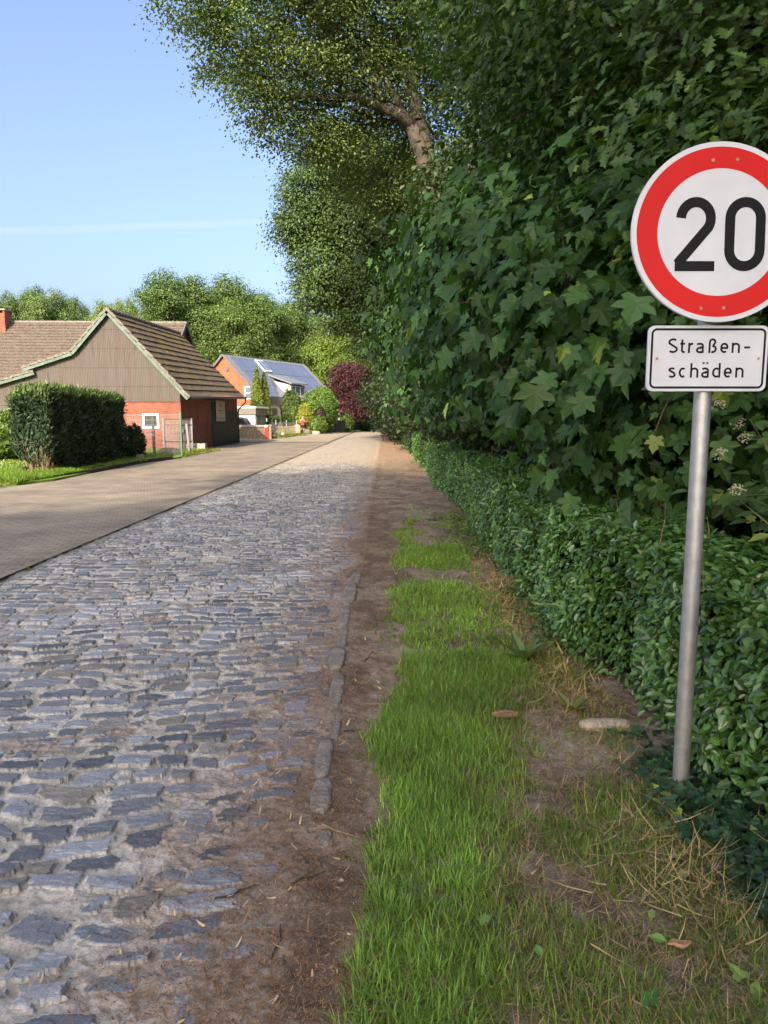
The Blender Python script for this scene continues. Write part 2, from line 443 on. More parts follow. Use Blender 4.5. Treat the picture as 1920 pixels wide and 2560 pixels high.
def flat(name, pts, z, mat):
    me = bpy.data.meshes.new(name); me.from_pydata([(x, y, z) for x, y in pts], [], [tuple(range(len(pts)))])
    me.materials.append(mat); return tag(link(name, me), kind='structure')
flat('ground', [(-3000, -3000), (3000, -3000), (3000, 3000), (-3000, 3000)], -.10, M['ground'])
flat('forest_floor', [(3.15, -30), (60, -30), (60, 160), (3.15, 160)], .0, M['forest_floor'])

# brick-paved drive: gently uneven sheet with its own dust and moss map
def drive_fn(X, Y):
    n1 = fbm(X * .35, Y * .35, 70, 4); n2 = fbm(X * 1.6, Y * 1.6, 71, 4)
    Z = .016 + .03 * (n1 - .5) * ss(-3.5, -4.5, X)
    return Z, None
dm = M['paver'].node_tree
def dust():
    t = dm; p = t.nodes['Principled BSDF']
    tc = N(t, 'ShaderNodeTexCoord')
    nz = N(t, 'ShaderNodeTexNoise'); nz.inputs['Scale'].default_value = .55; nz.inputs['Detail'].default_value = 9; nz.inputs['Roughness'].default_value = .7
    t.links.new(tc.outputs['Object'], nz.inputs[0])
    rp = N(t, 'ShaderNodeValToRGB'); rp.color_ramp.elements[0].position = .46; rp.color_ramp.elements[1].position = .66
    t.links.new(nz.outputs[0], rp.inputs[0])
    mx = N(t, 'ShaderNodeMix', data_type='RGBA'); src = p.inputs['Base Color'].links[0].from_socket
    ml = N(t, 'ShaderNodeMath', operation='MULTIPLY'); ml.inputs[1].default_value = .6
    t.links.new(rp.outputs[0], ml.inputs[0]); t.links.new(ml.outputs[0], mx.inputs[0])
    t.links.new(src, mx.inputs[6]); mx.inputs[7].default_value = (.31, .265, .19, 1)
    t.links.new(mx.outputs[2], p.inputs['Base Color'])
dust()
ys2 = np.concatenate([np.arange(-6, 20, .25), np.arange(20, 92, 1.0)])
tag(grid_mesh('brick_drive', np.arange(-14, -3.49, .25), ys2, drive_fn, M['paver']), kind='structure')
flat('far_road', [(-6, 92), (1.4, 92), (4.5, 118), (-1, 122)], -.01, M['far_paver'])
flat('street', [(-14, 46), (-14, 78), (-3.6, 92), (-3.6, 46)], .034, M['far_paver'])

# lawns (soil sheets raised a kerb's height; the blades follow below)
LAWN_EDGE = [(-40, 10.5), (-10.3, 14.2), (-8.1, 15.6), (-7.75, 16.6), (-7.95, 20), (-8.15, 24), (-7.6, 26.6), (-7.9, 27.6), (-8.3, 33.8), (-40, 33.8)]
def sheet(name, pts, z, th, mat):
    mb = MB(); mb.prism([(x, y, z - th) for x, y in pts], (0, 0, th)); return tag(mb.build(name, mat), kind='structure')
sheet('lawn', LAWN_EDGE, .075, .15, M['lawn'])
sheet('grass_verge', [(-13, 56.5), (-8.2, 58), (-6.9, 66), (-7.6, 71), (-12, 71)], .06, .1, M['lawn'])
sheet('meadow', [(-7, 93), (-2.2, 95), (-1.2, 118), (2, 128), (-12, 128)], .05, .1, M['lawn'])

# ------------------------------------------------------------------ leaves
def template(half, mid, fold=.12, droop=.15):
    """symmetrical outline from half points (x,y); fan about mid"""
    pts = [(x, y) for x, y in half] + [(-x, y) for x, y in half[::-1] if abs(x) > 1e-6]
    V = [(x, y, abs(x) * fold - droop * y * y) for x, y in pts] + [(0, mid, -.04 - droop * mid * mid)]
    n = len(pts); F = [(i, (i + 1) % n, n) for i in range(n)]
    return np.array(V, dtype=np.float32), np.array(F, dtype=np.int32)
T = {
 'sycamore': template([(.03, 0), (.30, -.10), (.46, .06), (.33, .20), (.50, .30), (.62, .54), (.40, .52), (.25, .50), (.30, .68), (.14, .82), (0, 1)], .22, .10, .22),
 'lobed': template([(.03, 0), (.13, .15), (.24, .24), (.13, .34), (.33, .48), (.17, .58), (.30, .74), (.14, .82), (0, 1)], .45, .12, .2),
 'hedge': template([(.03, 0), (.20, .16), (.27, .33), (.24, .38), (.29, .55), (.22, .72), (.20, .80), (0, 1)], .5, .25, .18),
 'oval': template([(.03, 0), (.26, .28), (.27, .55), (0, 1)], .45, .2, .2),
 'ivy': template([(.03, 0), (.38, -.12), (.50, .22), (.27, .32), (.24, .60), (0, 1)], .2, .1, .15),
 'long': template([(.02, 0), (.15, .2), (.19, .45), (.12, .75), (0, 1)], .4, .2, .3),
}
T['leaf4'] = (np.array([(0, 0, 0), (.33, .45, .08), (0, 1, -.12), (-.33, .45, .08)], dtype=np.float32), np.array([(0, 1, 2), (0, 2, 3)], dtype=np.int32))
T['spray'] = (np.array([(0, 0, 0), (.16, .35, .03), (.05, .75, 0), (0, 1, -.03), (-.07, .7, 0), (-.18, .3, .03)], dtype=np.float32), np.array([(0, 1, 2), (0, 2, 4), (0, 4, 5), (2, 3, 4)], dtype=np.int32))
T['blade'] = (np.array([(-.5, 0, 0), (.5, 0, 0), (-.38, .5, .10), (.38, .5, .10), (0, 1, .38)], dtype=np.float32), np.array([(0, 1, 3), (0, 3, 2), (2, 3, 4)], dtype=np.int32))
def nrm(a): return a / np.maximum(1e-9, np.linalg.norm(a, axis=1, keepdims=True))
def leaves(name, P, Nn, Tt, S, tmpl, colr, mat, parent=None, loc=None, wid=None):
    tv, tf = T[tmpl]; n = len(P)
    o0 = np.array(ORIG[parent] if parent else (loc or (0, 0, 0)), dtype=np.float32)
    Nn = nrm(Nn); t = nrm(Tt - Nn * np.sum(Tt * Nn, 1, keepdims=True)); s = np.cross(t, Nn)
    S = np.broadcast_to(np.asarray(S, dtype=np.float32), (n,)); W = S if wid is None else np.broadcast_to(np.asarray(wid, dtype=np.float32), (n,))
    V = (P - o0)[:, None, :] + s[:, None, :] * (tv[None, :, 0:1] * W[:, None, None]) + t[:, None, :] * (tv[None, :, 1:2] * S[:, None, None]) + Nn[:, None, :] * (tv[None, :, 2:3] * S[:, None, None])
    F = (tf[None] + (np.arange(n) * len(tv))[:, None, None]).reshape(-1, 3)
    colv = np.repeat(colr, len(tv), 0)
    me = np_mesh(name, V.reshape(-1, 3), F, mat, colv)
    return link(name, me, parent, loc if not parent else None)
def leafcols(rng, n, base, var=.25, hue=.15, young=0):
    c = np.array(base)[None] * (1 + var * rng.standard_normal((n, 1)).clip(-2, 2))
    k = rng.random((n, 1)) * hue
    c = c * (1 + np.concatenate([k * 1.2, k * .5, -k], 1))
    if young:
        y = rng.random((n, 1)) < young
        c = np.where(y, np.array((.20, .27, .05))[None] * (.7 + .6 * rng.random((n, 1))), c)
    return np.clip(c, .004, .9)

def crown_points(rng, blobs, nclump, per, rad, inner=.55, flat=.55, sag=.25):
    """clumps scattered through the outer part of the blobs -> leaf centres, outward directions, clump ids"""
    B = np.array([b[:6] for b in blobs]); vol = (B[:, 3] * B[:, 4] * B[:, 5]) ** .72
    bi = rng.choice(len(B), nclump, p=vol / vol.sum())
    d = nrm(rng.standard_normal((nclump, 3)))
    r = inner + (1.04 - inner) * rng.random((nclump, 1)) ** .7; r = r * np.where(rng.random((nclump, 1)) < .12, 1.18, 1.0)
    cc = B[bi, :3] + d * r * B[bi, 3:6]
    k = np.repeat(np.arange(nclump), per); n = len(k)
    off = rng.standard_normal((n, 3)) * rad; off[:, 2] *= flat; off[:, 2] -= sag * (np.hypot(off[:, 0], off[:, 1]) - rad)
    out = nrm(d[k] * .8 + off / max(rad, 1e-6) * .3 + rng.standard_normal((n, 3)) * .3)
    return cc[k] + off, out, k, cc
def crown(parent, seed, blobs, nclump, per, rad, tmpl, size, base, mat=None, up=.8, outw=.7, rand=.55, down=.5, var=.22, clvar=.22, inner=.55, young=0, flat=.55, name='crown', hue=.2, filt=None, sag=.25):
    rng = np.random.default_rng(seed)
    P, out, k, cc = crown_points(rng, blobs, nclump, per, rad, inner, flat, sag)
    if filt is not None:
        m = filt(P); P, out, k = P[m], out[m], k[m]
    n = len(P)
    Nn = out * outw + np.array((0, 0, up)) + rng.standard_normal((n, 3)) * rand
    Tt = out * .6 + np.array((0, 0, -down)) + rng.standard_normal((n, 3)) * .6
    S = size * (.65 + .6 * rng.random(n))
    c = leafcols(rng, n, base, var, hue, young) * (1 + clvar * rng.standard_normal((len(cc), 1)).clip(-1.8, 1.8))[k]
    return leaves(name, P.astype(np.float32), Nn, Tt, S, tmpl, np.clip(c, .004, .9), mat or M['leaf'], parent)
def limb_pts(a, b, rng, n=5, wob=.12, sag=.15):
    a, b = Vector(a), Vector(b); L = (b - a).length; pts = []
    for i in range(n + 1):
        t = i / n; p = a.lerp(b, t)
        p += Vector((rng.uniform(-1, 1), rng.uniform(-1, 1), rng.uniform(-1, 1))) * wob * L * t * (1 - t) * 1.5
        p.z += sag * L * t * (1 - t)
        pts.append(p)
    return pts
def trunk(parent, path, rad, blobs, seed, mat, lr=.3, name='trunk', n=10, twigs=3, start=(.35, .95)):
    rng = random.Random(seed); mb = MB()
    mb.tube(path, rad, n)
    L = len(path) - 1
    for b in blobs:
        c = Vector(b[:3]); t = rng.uniform(*start) * L; i = min(int(t), L - 1); f = t - i
        a = Vector(path[i]).lerp(Vector(path[i + 1]), f); r0 = (rad[i] * (1 - f) + rad[i + 1] * f) * lr * 1.6
        if a.z > c.z: a = Vector(path[max(1, L // 3)])
        pts = limb_pts(a, c, rng); m = len(pts)
        mb.tube(pts, [r0 * (1 - .8 * j / (m - 1)) for j in range(m)], 6, False)
        for _ in range(twigs):
            e = c + Vector((rng.uniform(-1, 1) * b[3], rng.uniform(-1, 1) * b[4], rng.uniform(-.7, 1) * b[5])) * .8
            q = limb_pts(pts[m // 2 + rng.randint(0, m // 2 - 1)], e, rng, 3)
            mb.tube(q, [r0 * .3, r0 * .24, r0 * .16, r0 * .06], 4, False)
    return mb.build(name, mat, parent, smooth=True)
def auto_blobs(rng, base, h, r, low=.3, n=14):
    x, y, z = base; B = []
    for i in range(n):
        t = i / (n - 1); zz = z + h * (low + (1 - low) * (.08 + .84 * t))
        prof = math.sin(math.pi * (.18 + .74 * (1 - t) ** .9)) ** .8
        ang = i * 2.4 + rng.uniform(-.5, .5); rr = r * prof * rng.uniform(.5, .95)
        br = r * rng.uniform(.24, .42)
        B.append((x + rr * math.cos(ang), y + rr * math.sin(ang), zz, br, br, br * rng.uniform(.65, .9)))
    B.append((x, y, z + h * .62, r * .55, r * .55, h * .24))
    return B
def tree(name, label, cat, base, h, r, seed, base_col, nclump=900, per=26, rad=.45, leaf=.2, tmpl='leaf4', low=.3, tr=.3, group=None, bark=None, nb=14, **kw):
    root = empty(name, base, label, cat, group)
    rg = random.Random(seed); B = auto_blobs(rg, base, h, r, low, nb)
    x, y, z = base
    path = [(x, y, z - .1), (x + rg.uniform(-.1, .1), y, z + h * .15), (x + rg.uniform(-.3, .3), y + rg.uniform(-.3, .3), z + h * .4), (x + rg.uniform(-.5, .5), y, z + h * .65), (x, y, z + h * .9)]
    trunk(root, path, [tr * 1.25, tr, tr * .75, tr * .45, tr * .1], B, seed, bark or M['bark'], .35)
    crown(root, seed, B, nclump, per, rad, tmpl, leaf, base_col, **kw)
    return root
M['dormer_boards'] = pmat('dormer_boards', (.42, .40, .37), .08, 4, .7)
# ------------------------------------------------------------------ buildings
_c, _s = math.cos(R(PITCH)), math.sin(R(PITCH))
def at(px, py, Y):
    """point at world distance Y that the photo (1920 x 2560) shows at px, py"""
    up = (1280 - py) / 1775; t = Y / (_c + up * _s)
    return Vector(((px - 960) / 1775 * t, Y, 1.45 + t * (-_s + up * _c)))
def gat(px, py, z=0.0):
    up = (1280 - py) / 1775; t = (1.45 - z) / (_s - up * _c)
    return Vector(((px - 960) / 1775 * t, t * (_c + up * _s), z))

def tilemat(name, base, moss, amt):
    m, t, p = nodes(name)
    tc = N(t, 'ShaderNodeTexCoord')
    n1 = N(t, 'ShaderNodeTexNoise'); n1.inputs['Scale'].default_value = .55; n1.inputs['Detail'].default_value = 8; n1.inputs['Roughness'].default_value = .7
    n2 = N(t, 'ShaderNodeTexNoise'); n2.inputs['Scale'].default_value = 5; n2.inputs['Detail'].default_value = 6
    n3 = N(t, 'ShaderNodeTexVoronoi'); n3.inputs['Scale'].default_value = 1.6
    for n in (n1, n2, n3): t.links.new(tc.outputs['Object'], n.inputs[0])
    r1 = N(t, 'ShaderNodeValToRGB'); r1.color_ramp.elements[0].position = .48; r1.color_ramp.elements[1].position = .66
    t.links.new(n1.outputs[0], r1.inputs[0])
    ml = N(t, 'ShaderNodeMath', operation='MULTIPLY'); ml.inputs[1].default_value = amt
    t.links.new(r1.outputs[0], ml.inputs[0])
    r2 = N(t, 'ShaderNodeValToRGB'); r2.color_ramp.elements[0].color = (*[c * .72 for c in base], 1); r2.color_ramp.elements[1].color = (*[c * 1.3 for c in base], 1)
    r2.color_ramp.elements[0].position = .3; r2.color_ramp.elements[1].position = .7
    t.links.new(n2.outputs[0], r2.inputs[0])
    mx = N(t, 'ShaderNodeMix', data_type='RGBA'); t.links.new(ml.outputs[0], mx.inputs[0])
    t.links.new(r2.outputs[0], mx.inputs[6]); mx.inputs[7].default_value = (*moss, 1)
    r3 = N(t, 'ShaderNodeValToRGB'); r3.color_ramp.elements[0].position = .045; r3.color_ramp.elements[1].position = .07
    r3.color_ramp.elements[0].color = (1, 1, 1, 1); r3.color_ramp.elements[1].color = (0, 0, 0, 1)
    t.links.new(n3.outputs[0], r3.inputs[0])
    m2 = N(t, 'ShaderNodeMix', data_type='RGBA'); t.links.new(r3.outputs[0], m2.inputs[0])
    t.links.new(mx.outputs[2], m2.inputs[6]); m2.inputs[7].default_value = (.30, .28, .22, 1)
    t.links.new(m2.outputs[2], p.inputs['Base Color']); p.inputs['Roughness'].default_value = .9; p.inputs['Specular IOR Level'].default_value = .2
    return m
M['tile_moss'] = tilemat('mossy_tile', (.098, .080, .058), (.135, .10, .022), .8)
M['tile'] = tilemat('roof_tile', (.125, .103, .080), (.10, .085, .066), .5)

def tiled(name, A, B, Cc, D, ncourse, ncol, mat, parent, lift=.05, wave=.018, sub=6, seed=3):
    """tiled roof slope; A-B ridge, D-C eave (A above D)"""
    A, B, Cc, D = map(np.array, (A, B, Cc, D)); o0 = np.array(ORIG[parent])
    us = np.linspace(0, 1, ncol * sub + 1); vs = []
    for k in range(ncourse): vs += [(k + .002, 0), (k + .5, .5), (k + .998, 1)]
    nrmv = np.cross(B - A, D - A); nrmv = nrmv / np.linalg.norm(nrmv)
    if nrmv[2] < 0: nrmv = -nrmv
    rows = []
    for vv, fr in vs:
        v = vv / ncourse
        P = (A[None] * (1 - us[:, None]) + B[None] * us[:, None]) * (1 - v) + (D[None] * (1 - us[:, None]) + Cc[None] * us[:, None]) * v
        off = lift * fr + wave * np.sin(us * ncol * 2 * math.pi) + .02 * (vn(us * ncol * .9, np.full_like(us, float(int(vv))), seed) - .5) * (.3 + fr) + .03 * (vn(us * 5, np.full_like(us, v * 4), seed + 1) - .5)
        rows.append(P + nrmv[None] * off[:, None])
    V = np.concatenate(rows); nx = len(us)
    V2 = np.concatenate([V - o0[None]])
    i = (np.arange(len(rows) - 1)[:, None] * nx + np.arange(nx - 1)[None]).ravel()
    F = np.stack([i, i + 1, i + nx + 1, i + nx], -1)
    return link(name, np_mesh(name, V2, F, mat), parent)

# ---- barn
YG = 33.0
barn = empty('barn', (-14, YG, 0), 'low red brick barn with a corrugated rusty gable and mossy tiled roof', 'barn')
XF, YR, XR = -9.35, 44.5, -9.1                   # right wall: front corner x, rear y, rear x
mb = MB()
mb.prism([(XF, YG, -.1), (XR, YR, -.1), (-21.5, YR, -.1), (-21.5, YG, -.1)], (0, 0, 2.40))
wall = mb.build('wall', M['brick'], barn)
# upper right wall strip to the eave, and the roof body
RF, RR = Vector((-12.45, YG - .22, 6.32)), Vector((-12.56, YR + .15, 6.70))      # ridge
EF, ER = Vector((-8.98, YG - .22, 2.50)), Vector((-8.68, YR + .15, 2.86))        # right eave
KF, KR = Vector((-14.15, YG - .22, 4.46)), Vector((-14.3, YR + .15, 4.8))        # kink
LF, LR = Vector((-16.4, YG - .22, 3.74)), Vector((-16.5, YR + .15, 4.0))
MF, MR = Vector((-15.9, YG - .22, 3.60)), Vector((-16, YR + .15, 3.8)); SF, SR = Vector((-21.8, YG - .22, 1.95)), Vector((-21.8, YR + .15, 2.2))
mb = MB(); mb.prism([(XF - .004, YG + .003, 2.30), (XR - .004, YR - .003, 2.30), (XR - .004, YR - .003, 2.86), (XF - .004, YG + .003, 2.50)], (-.2, 0, 0)); mb.build('side_wall_top', M['brick'], barn)
# corrugated gable: zig-zag sheet hung on the front
xs_ = np.arange(-21.4, XF + .001, .038)
def topz(x):
    if x > RF.x: return RF.z + (x - RF.x) * (EF.z - RF.z) / (EF.x - RF.x)
    if x > KF.x: return KF.z + (x - KF.x) * (RF.z - KF.z) / (RF.x - KF.x)
    if x > -16.2: return LF.z + (x - LF.x) * (KF.z - LF.z) / (KF.x - LF.x)
    return SF.z + (x - SF.x) * (MF.z - SF.z) / (MF.x - SF.x)
V = []; F = []
for i, x in enumerate(xs_):
    yy = YG - .05 + (.018 if i % 2 else 0); zt = max(topz(x) - .06, 1.9); zb = 2.27 if x > -14.9 else 1.84
    zb = min(zb, zt)
    zl = [zb] + [z_ for z_ in (2.95, 3.7, 4.55, 5.4) if zb + .05 < z_ < zt - .05]
    V.append((x, yy, zb)); V.append((x, yy, zt))
    if i: F.append((2 * i - 2, 2 * i, 2 * i + 1, 2 * i - 1))
mc, t, p = nodes('rusty_corrugated')
tc = N(t, 'ShaderNodeTexCoord'); mp = N(t, 'ShaderNodeMapping'); mp.inputs['Scale'].default_value = (2.2, 1, .16)
t.links.new(tc.outputs['Object'], mp.inputs[0])
nz = N(t, 'ShaderNodeTexNoise'); nz.inputs['Scale'].default_value = 1.6; nz.inputs['Detail'].default_value = 9; nz.inputs['Roughness'].default_value = .65; t.links.new(mp.outputs[0], nz.inputs[0])
rp = N(t, 'ShaderNodeValToRGB'); e = rp.color_ramp.elements
e[0].position = .30; e[0].color = (.050, .047, .043, 1); e[1].position = .72; e[1].color = (.135, .070, .042, 1)
q = e.new(.45); q.color = (.100, .088, .074, 1); q = e.new(.58); q.color = (.085, .072, .060, 1)
t.links.new(nz.outputs[0], rp.inputs[0])
sp = N(t, 'ShaderNodeSeparateXYZ'); t.links.new(tc.outputs['Object'], sp.inputs[0])
md = N(t, 'ShaderNodeMath', operation='PINGPONG'); md.inputs[1].default_value = .425
sb = N(t, 'ShaderNodeMath', operation='SUBTRACT'); sb.inputs[1].default_value = 2.95
t.links.new(sp.outputs[2], sb.inputs[0]); t.links.new(sb.outputs[0], md.inputs[0])
r2 = N(t, 'ShaderNodeValToRGB'); r2.color_ramp.elements[0].color = (.62, .55, .50, 1); r2.color_ramp.elements[1].position = .02
r2.color_ramp.elements[0].position = .008; r2.color_ramp.elements[1].color = (1, 1, 1, 1)
t.links.new(md.outputs[0], r2.inputs[0])
vm = N(t, 'ShaderNodeVectorMath', operation='MULTIPLY'); t.links.new(rp.outputs[0], vm.inputs[0]); t.links.new(r2.outputs[0], vm.inputs[1])
t.links.new(vm.outputs[0], p.inputs['Base Color']); p.inputs['Roughness'].default_value = .8
mb = MB(); mb.add(V, F); mb.build('corrugated_gable', mc, barn)
mb = MB()                                          # solid gable behind the sheet
mb.prism([(XF, YG, 2.305), (XF, YG, 2.44), (RF.x, YG, RF.z - .12), (KF.x, YG, KF.z - .14), (-16.2, YG, 3.5), (-21.3, YG, 2.31)], (0, .12, 0)); mb.build('gable_backing', M['wood'], barn)
rf = tiled('roof', RF, RR, ER, EF, 13, 38, M['tile_moss'], barn, .058, .018, 5)
tiled('rear_roof', RF, RR, KR, KF, 7, 38, M['tile_moss'], barn, .07, .016, 4)
tiled('lean_to_roof', KF, KR, LR, LF, 5, 38, M['tile_moss'], barn, .06, .016, 4)
tiled('lower_roof', MF, MR, SR, SF, 10, 38, M['tile_moss'], barn, .06, .016, 4)
mb = MB(); d = Vector((0, .02, .05))
for k in range(30):
    a = RF.lerp(RR, k / 30) + Vector((0, 0, .02)); b = RF.lerp(RR, (k + 1.04) / 30) + Vector((0, 0, .035))
    mb.tube([a, b], [.12, .10], 8)
mb.build('ridge_cap', M['ridge_tile'], rf)
# verge tiles and green bargeboards along the front edge
def verge_run(a, b, n):
    m1 = MB(); m2 = MB(); nn = (b - a).cross(Vector((0, 1, 0))).normalized(); nn = nn if nn.z > 0 else -nn
    for k in range(n):
        p = a.lerp(b, k / n) + nn * .045; q = a.lerp(b, (k + 1.0) / n) + nn * .085
        m1.bar(p + Vector((0, .07, 0)), q + Vector((0, .07, 0)), .26, .10, nn)
    o = Vector((0, -.025, 0))
    m2.bar(a + o - nn * .062, b + o - nn * .062, .045, .12, nn)
    m1.build('verge_tiles', M['ridge_tile'], barn); m2.build('bargeboard', M['verge_green'], barn)
verge_run(RF, EF + (EF - RF) * .02, 11); verge_run(RF, KF, 6); verge_run(KF, LF, 6); verge_run(MF, SF, 12)
mb = MB(); g0, g1 = EF + Vector((.08, .1, -.05)), ER + Vector((.08, .1, -.05))
mb.tube([g0, g1], .075, 8)
gt = mb.build('gutter', M['dark_metal'], barn, smooth=True)
mb = MB(); mb.tube([g1 + Vector((0, -.1, 0)), g1 + Vector((0, -.1, -.28)), Vector((XR + .10, YR - .1, 2.1)), Vector((XR + .07, YR - .1, 1.9)), Vector((XR + .07, YR - .1, .05))], .045, 8); mb.build('downpipe', M['dark_metal'], gt, smooth=True)
wn = at(356, 1034, YG); we = at(399, 1071, YG)
mb = MB(); x0, x1, z1, z0 = wn.x, we.x, wn.z, we.z; f_ = .09
for (a, b, c_, d_) in ((x0, x1, z1 - f_, z1), (x0, x1, z0, z0 + f_), (x0, x0 + f_, z0 + f_, z1 - f_), (x1 - f_, x1, z0 + f_, z1 - f_)): mb.bb(a, b, YG - .06, YG + .02, c_, d_)
mb.bb((x0 + x1) / 2 + .13, (x0 + x1) / 2 + .17, YG - .05, YG + .01, z0 + f_, z1 - f_)
win = mb.build('window', M['white_trim'], barn)
mb = MB(); mb.bb(x0 + f_, x1 - f_, YG - .02, YG - .006, z0 + f_, z1 - f_); mb.build('pane', M['glass'], win)
def wx(y): return XF + (XR - XF) * (y - YG) / (YR - YG)
mb = MB()
for k in range(15):
    y0 = 38.4 + k * .2; mb.prism([(wx(y0), y0, .02), (wx(y0 + .19), y0 + .19, .02), (wx(y0 + .19), y0 + .19, 2.38), (wx(y0), y0, 2.38)], (.06 + .008 * (k % 2), 0, 0))
dr = mb.build('door', M['door_green'], barn)
mb = MB(); mb.box((wx(39) + .08, 39.9, 2.44), (.05, 6.4, .07), None); mb.build('door_rail', M['dark_metal'], dr)
mb = MB()
for k in range(14):
    y0 = 41.45 + k * .2; mb.prism([(wx(y0), y0, .02), (wx(y0 + .185), y0 + .185, .02), (wx(y0 + .185), y0 + .185, 1.95), (wx(y0), y0, 1.95)], (.03 + .006 * (k % 2), 0, 0))
d2 = mb.build('door', M['door_green'], barn); mb = MB(); mb.box((wx(42.6) + .06, 42.6, 1.05), (.05, .04, .18)); mb.build('handle', M['grey_metal'], d2)
# notice board on the door, with a crest and faint lines of lettering
bs = empty('notice_board', (wx(40) + .10, 40, 1.4), 'cream notice board with a crest hung on the green barn door', 'sign')
mb = MB(); xx = wx(40) + .075; mb.box((xx + .02, 39.95, 1.93), (.03, 2.1, 1.12)); mb.build('board', M['sign_cream'], bs)
mb = MB(); x_ = xx + .038
ring = [Vector((x_, 39.95 + .32 * math.cos(a), 2.23 + .15 * math.sin(a))) for a in np.linspace(0, 2 * math.pi, 17)]
mb.tube(ring, .014, 4)
mb.box((x_, 39.95, 2.23), (.006, .22, .14)); mb.box((x_, 39.95, 1.95), (.006, 1.1, .07)); mb.box((x_, 39.95, 1.82), (.006, .6, .045))
mb.box((x_, 39.95, 1.52), (.006, 1.7, .035)); mb.box((x_, 39.95, 1.45), (.006, 1.5, .03)); mb.build('lettering', M['sign_ink'], bs)

# ---- farmhouse behind (long tiled roof with a chimney)
house = empty('farmhouse', (-24, 50, 0), 'long farmhouse with a plain brown tiled roof behind the barn', 'house')
A_ = at(-120, 806, 52); B_ = at(466, 809, 52)
D_ = Vector((A_.x, 44.6, 2.4)); C_ = Vector((B_.x, 44.6, 2.4))
rf2 = tiled('roof', A_, B_, C_, D_, 26, 78, M['tile'], house, .055, .022, 4, 9)
tiled('rear_roof', A_, B_, Vector((B_.x, 59.4, 2.4)), Vector((A_.x, 59.4, 2.4)), 20, 60, M['tile'], house, .05, .02, 3, 11)
mb = MB(); mb.prism([(A_.x + .4, 45, 0), (B_.x - .25, 45, 0), (B_.x - .25, 59, 0), (A_.x + .4, 59, 0)], (0, 0, 2.6)); mb.build('wall', M['brick'], house)
mb = MB(); mb.prism([(B_.x - .25, 45.1, 2.6), (B_.x - .25, 58.9, 2.6), (B_.x - .25, 52, A_.z - .15)], (-.2, 0, 0)); mb.build('gable', M['brick'], house)
mb = MB(); mb.bar(B_ + Vector((.02, 0, 0)), C_ + Vector((.02, 0, 0)), .05, .26); mb.bar(B_ + Vector((.02, 0, 0)), Vector((B_.x + .02, 59.4, 2.4)), .05, .26); mb.build('bargeboard', M['ridge_tile'], house)
mb = MB()
for k in range(48):
    a = A_.lerp(B_, k / 48) + Vector((0, 0, .03)); b = A_.lerp(B_, (k + 1.05) / 48) + Vector((0, 0, .045)); mb.tube([a, b], [.13, .11], 8)
mb.build('ridge_cap', M['ridge_tile'], rf2)
ch = at(10, 806, 51.5); ct = at(10, 780, 51.5)
mb = MB(); mb.bb(ch.x - .75, ch.x + .33, 51, 52, ch.z - .8, ct.z - .14); chm = mb.build('chimney', M['brick'], house)
mb = MB(); mb.bb(ch.x - .82, ch.x + .40, 50.93, 52.07, ct.z + .06, ct.z + .15); mb.build('chimney_cap', M['concrete'], chm)
mb = MB(); [mb.bb(ch.x + a, ch.x + a + .12, 51.02, 51.98, ct.z - .14, ct.z + .06) for a in (-.74, -.28, .20)]; mb.build('chimney_pier', M['brick'], chm)

# ---- house with solar roof
sol = empty('solar_house', (-14, 80, 0), 'orange brick house with blue solar panels across its grey roof', 'house')
R0 = at(556, 888, 75); dv = Vector((.463, .886, 0)); nv = Vector((.886, -.463, 0)); RL = 14.8
def hp(s, w_, z): return Vector((R0.x, R0.y, 0)) + dv * s + nv * w_ + Vector((0, 0, z))
ZR = R0.z; ZE = 3.35; HW = 5.1
def slope(s, w_, lift=0):
    n_ = (nv * (ZR - ZE) + Vector((0, 0, HW))).normalized()
    return hp(s, w_, ZR - (ZR - ZE) * w_ / HW) + n_ * lift
mb = MB(); mb.prism([hp(.25, -HW + .3, 0), hp(.25, HW - .3, 0), hp(.25, HW - .3, ZE + .2), hp(.25, 0, ZR - .12), hp(.25, -HW + .3, ZE + .2)], dv * (RL - .5)); mb.build('wall', M['brick_orange'], sol)
mb = MB(); n_ = (nv * (ZR - ZE) + Vector((0, 0, HW))).normalized()
mb.prism([slope(0, 0), slope(RL, 0), slope(RL, HW + .15), slope(0, HW + .15)], n_ * .10)
m_ = lambda s, w_: hp(s, -w_, ZR - (ZR - ZE) * w_ / HW)
mb.prism([m_(0, 0), m_(RL, 0), m_(RL, HW + .15), m_(0, HW + .15)], Vector((0, 0, .12)))
srf = mb.build('roof', M['slate'], sol)
mb = MB(); mb.bar(slope(-.03, 0, .06), slope(-.03, HW + .15, .06), .08, .22, n_); mb.build('verge_trim', M['grey_metal'], srf); mb = MB(); mb.bar(slope(RL + .03, 0, .06), slope(RL + .03, HW + .15, .06), .08, .22, n_); mb.build('verge_trim', M['grey_metal'], srf); mb = MB(); mb.bar(m_(-.03, 0) + Vector((0, 0, .06)), m_(-.03, HW) + Vector((0, 0, .06)), .08, .22)
mb.build('verge_trim', M['grey_metal'], srf)
mp_, t, p = nodes('solar_glass')
tc = N(t, 'ShaderNodeTexCoord'); nz = N(t, 'ShaderNodeTexNoise'); nz.inputs['Scale'].default_value = .5; t.links.new(tc.outputs['Object'], nz.inputs[0])
rp = N(t, 'ShaderNodeValToRGB'); rp.color_ramp.elements[0].color = (.075, .10, .17, 1); rp.color_ramp.elements[1].color = (.11, .14, .20, 1)
t.links.new(nz.outputs[0], rp.inputs[0]); t.links.new(rp.outputs[0], p.inputs['Base Color']); p.inputs['Roughness'].default_value = .18; p.inputs['Specular IOR Level'].default_value = .7
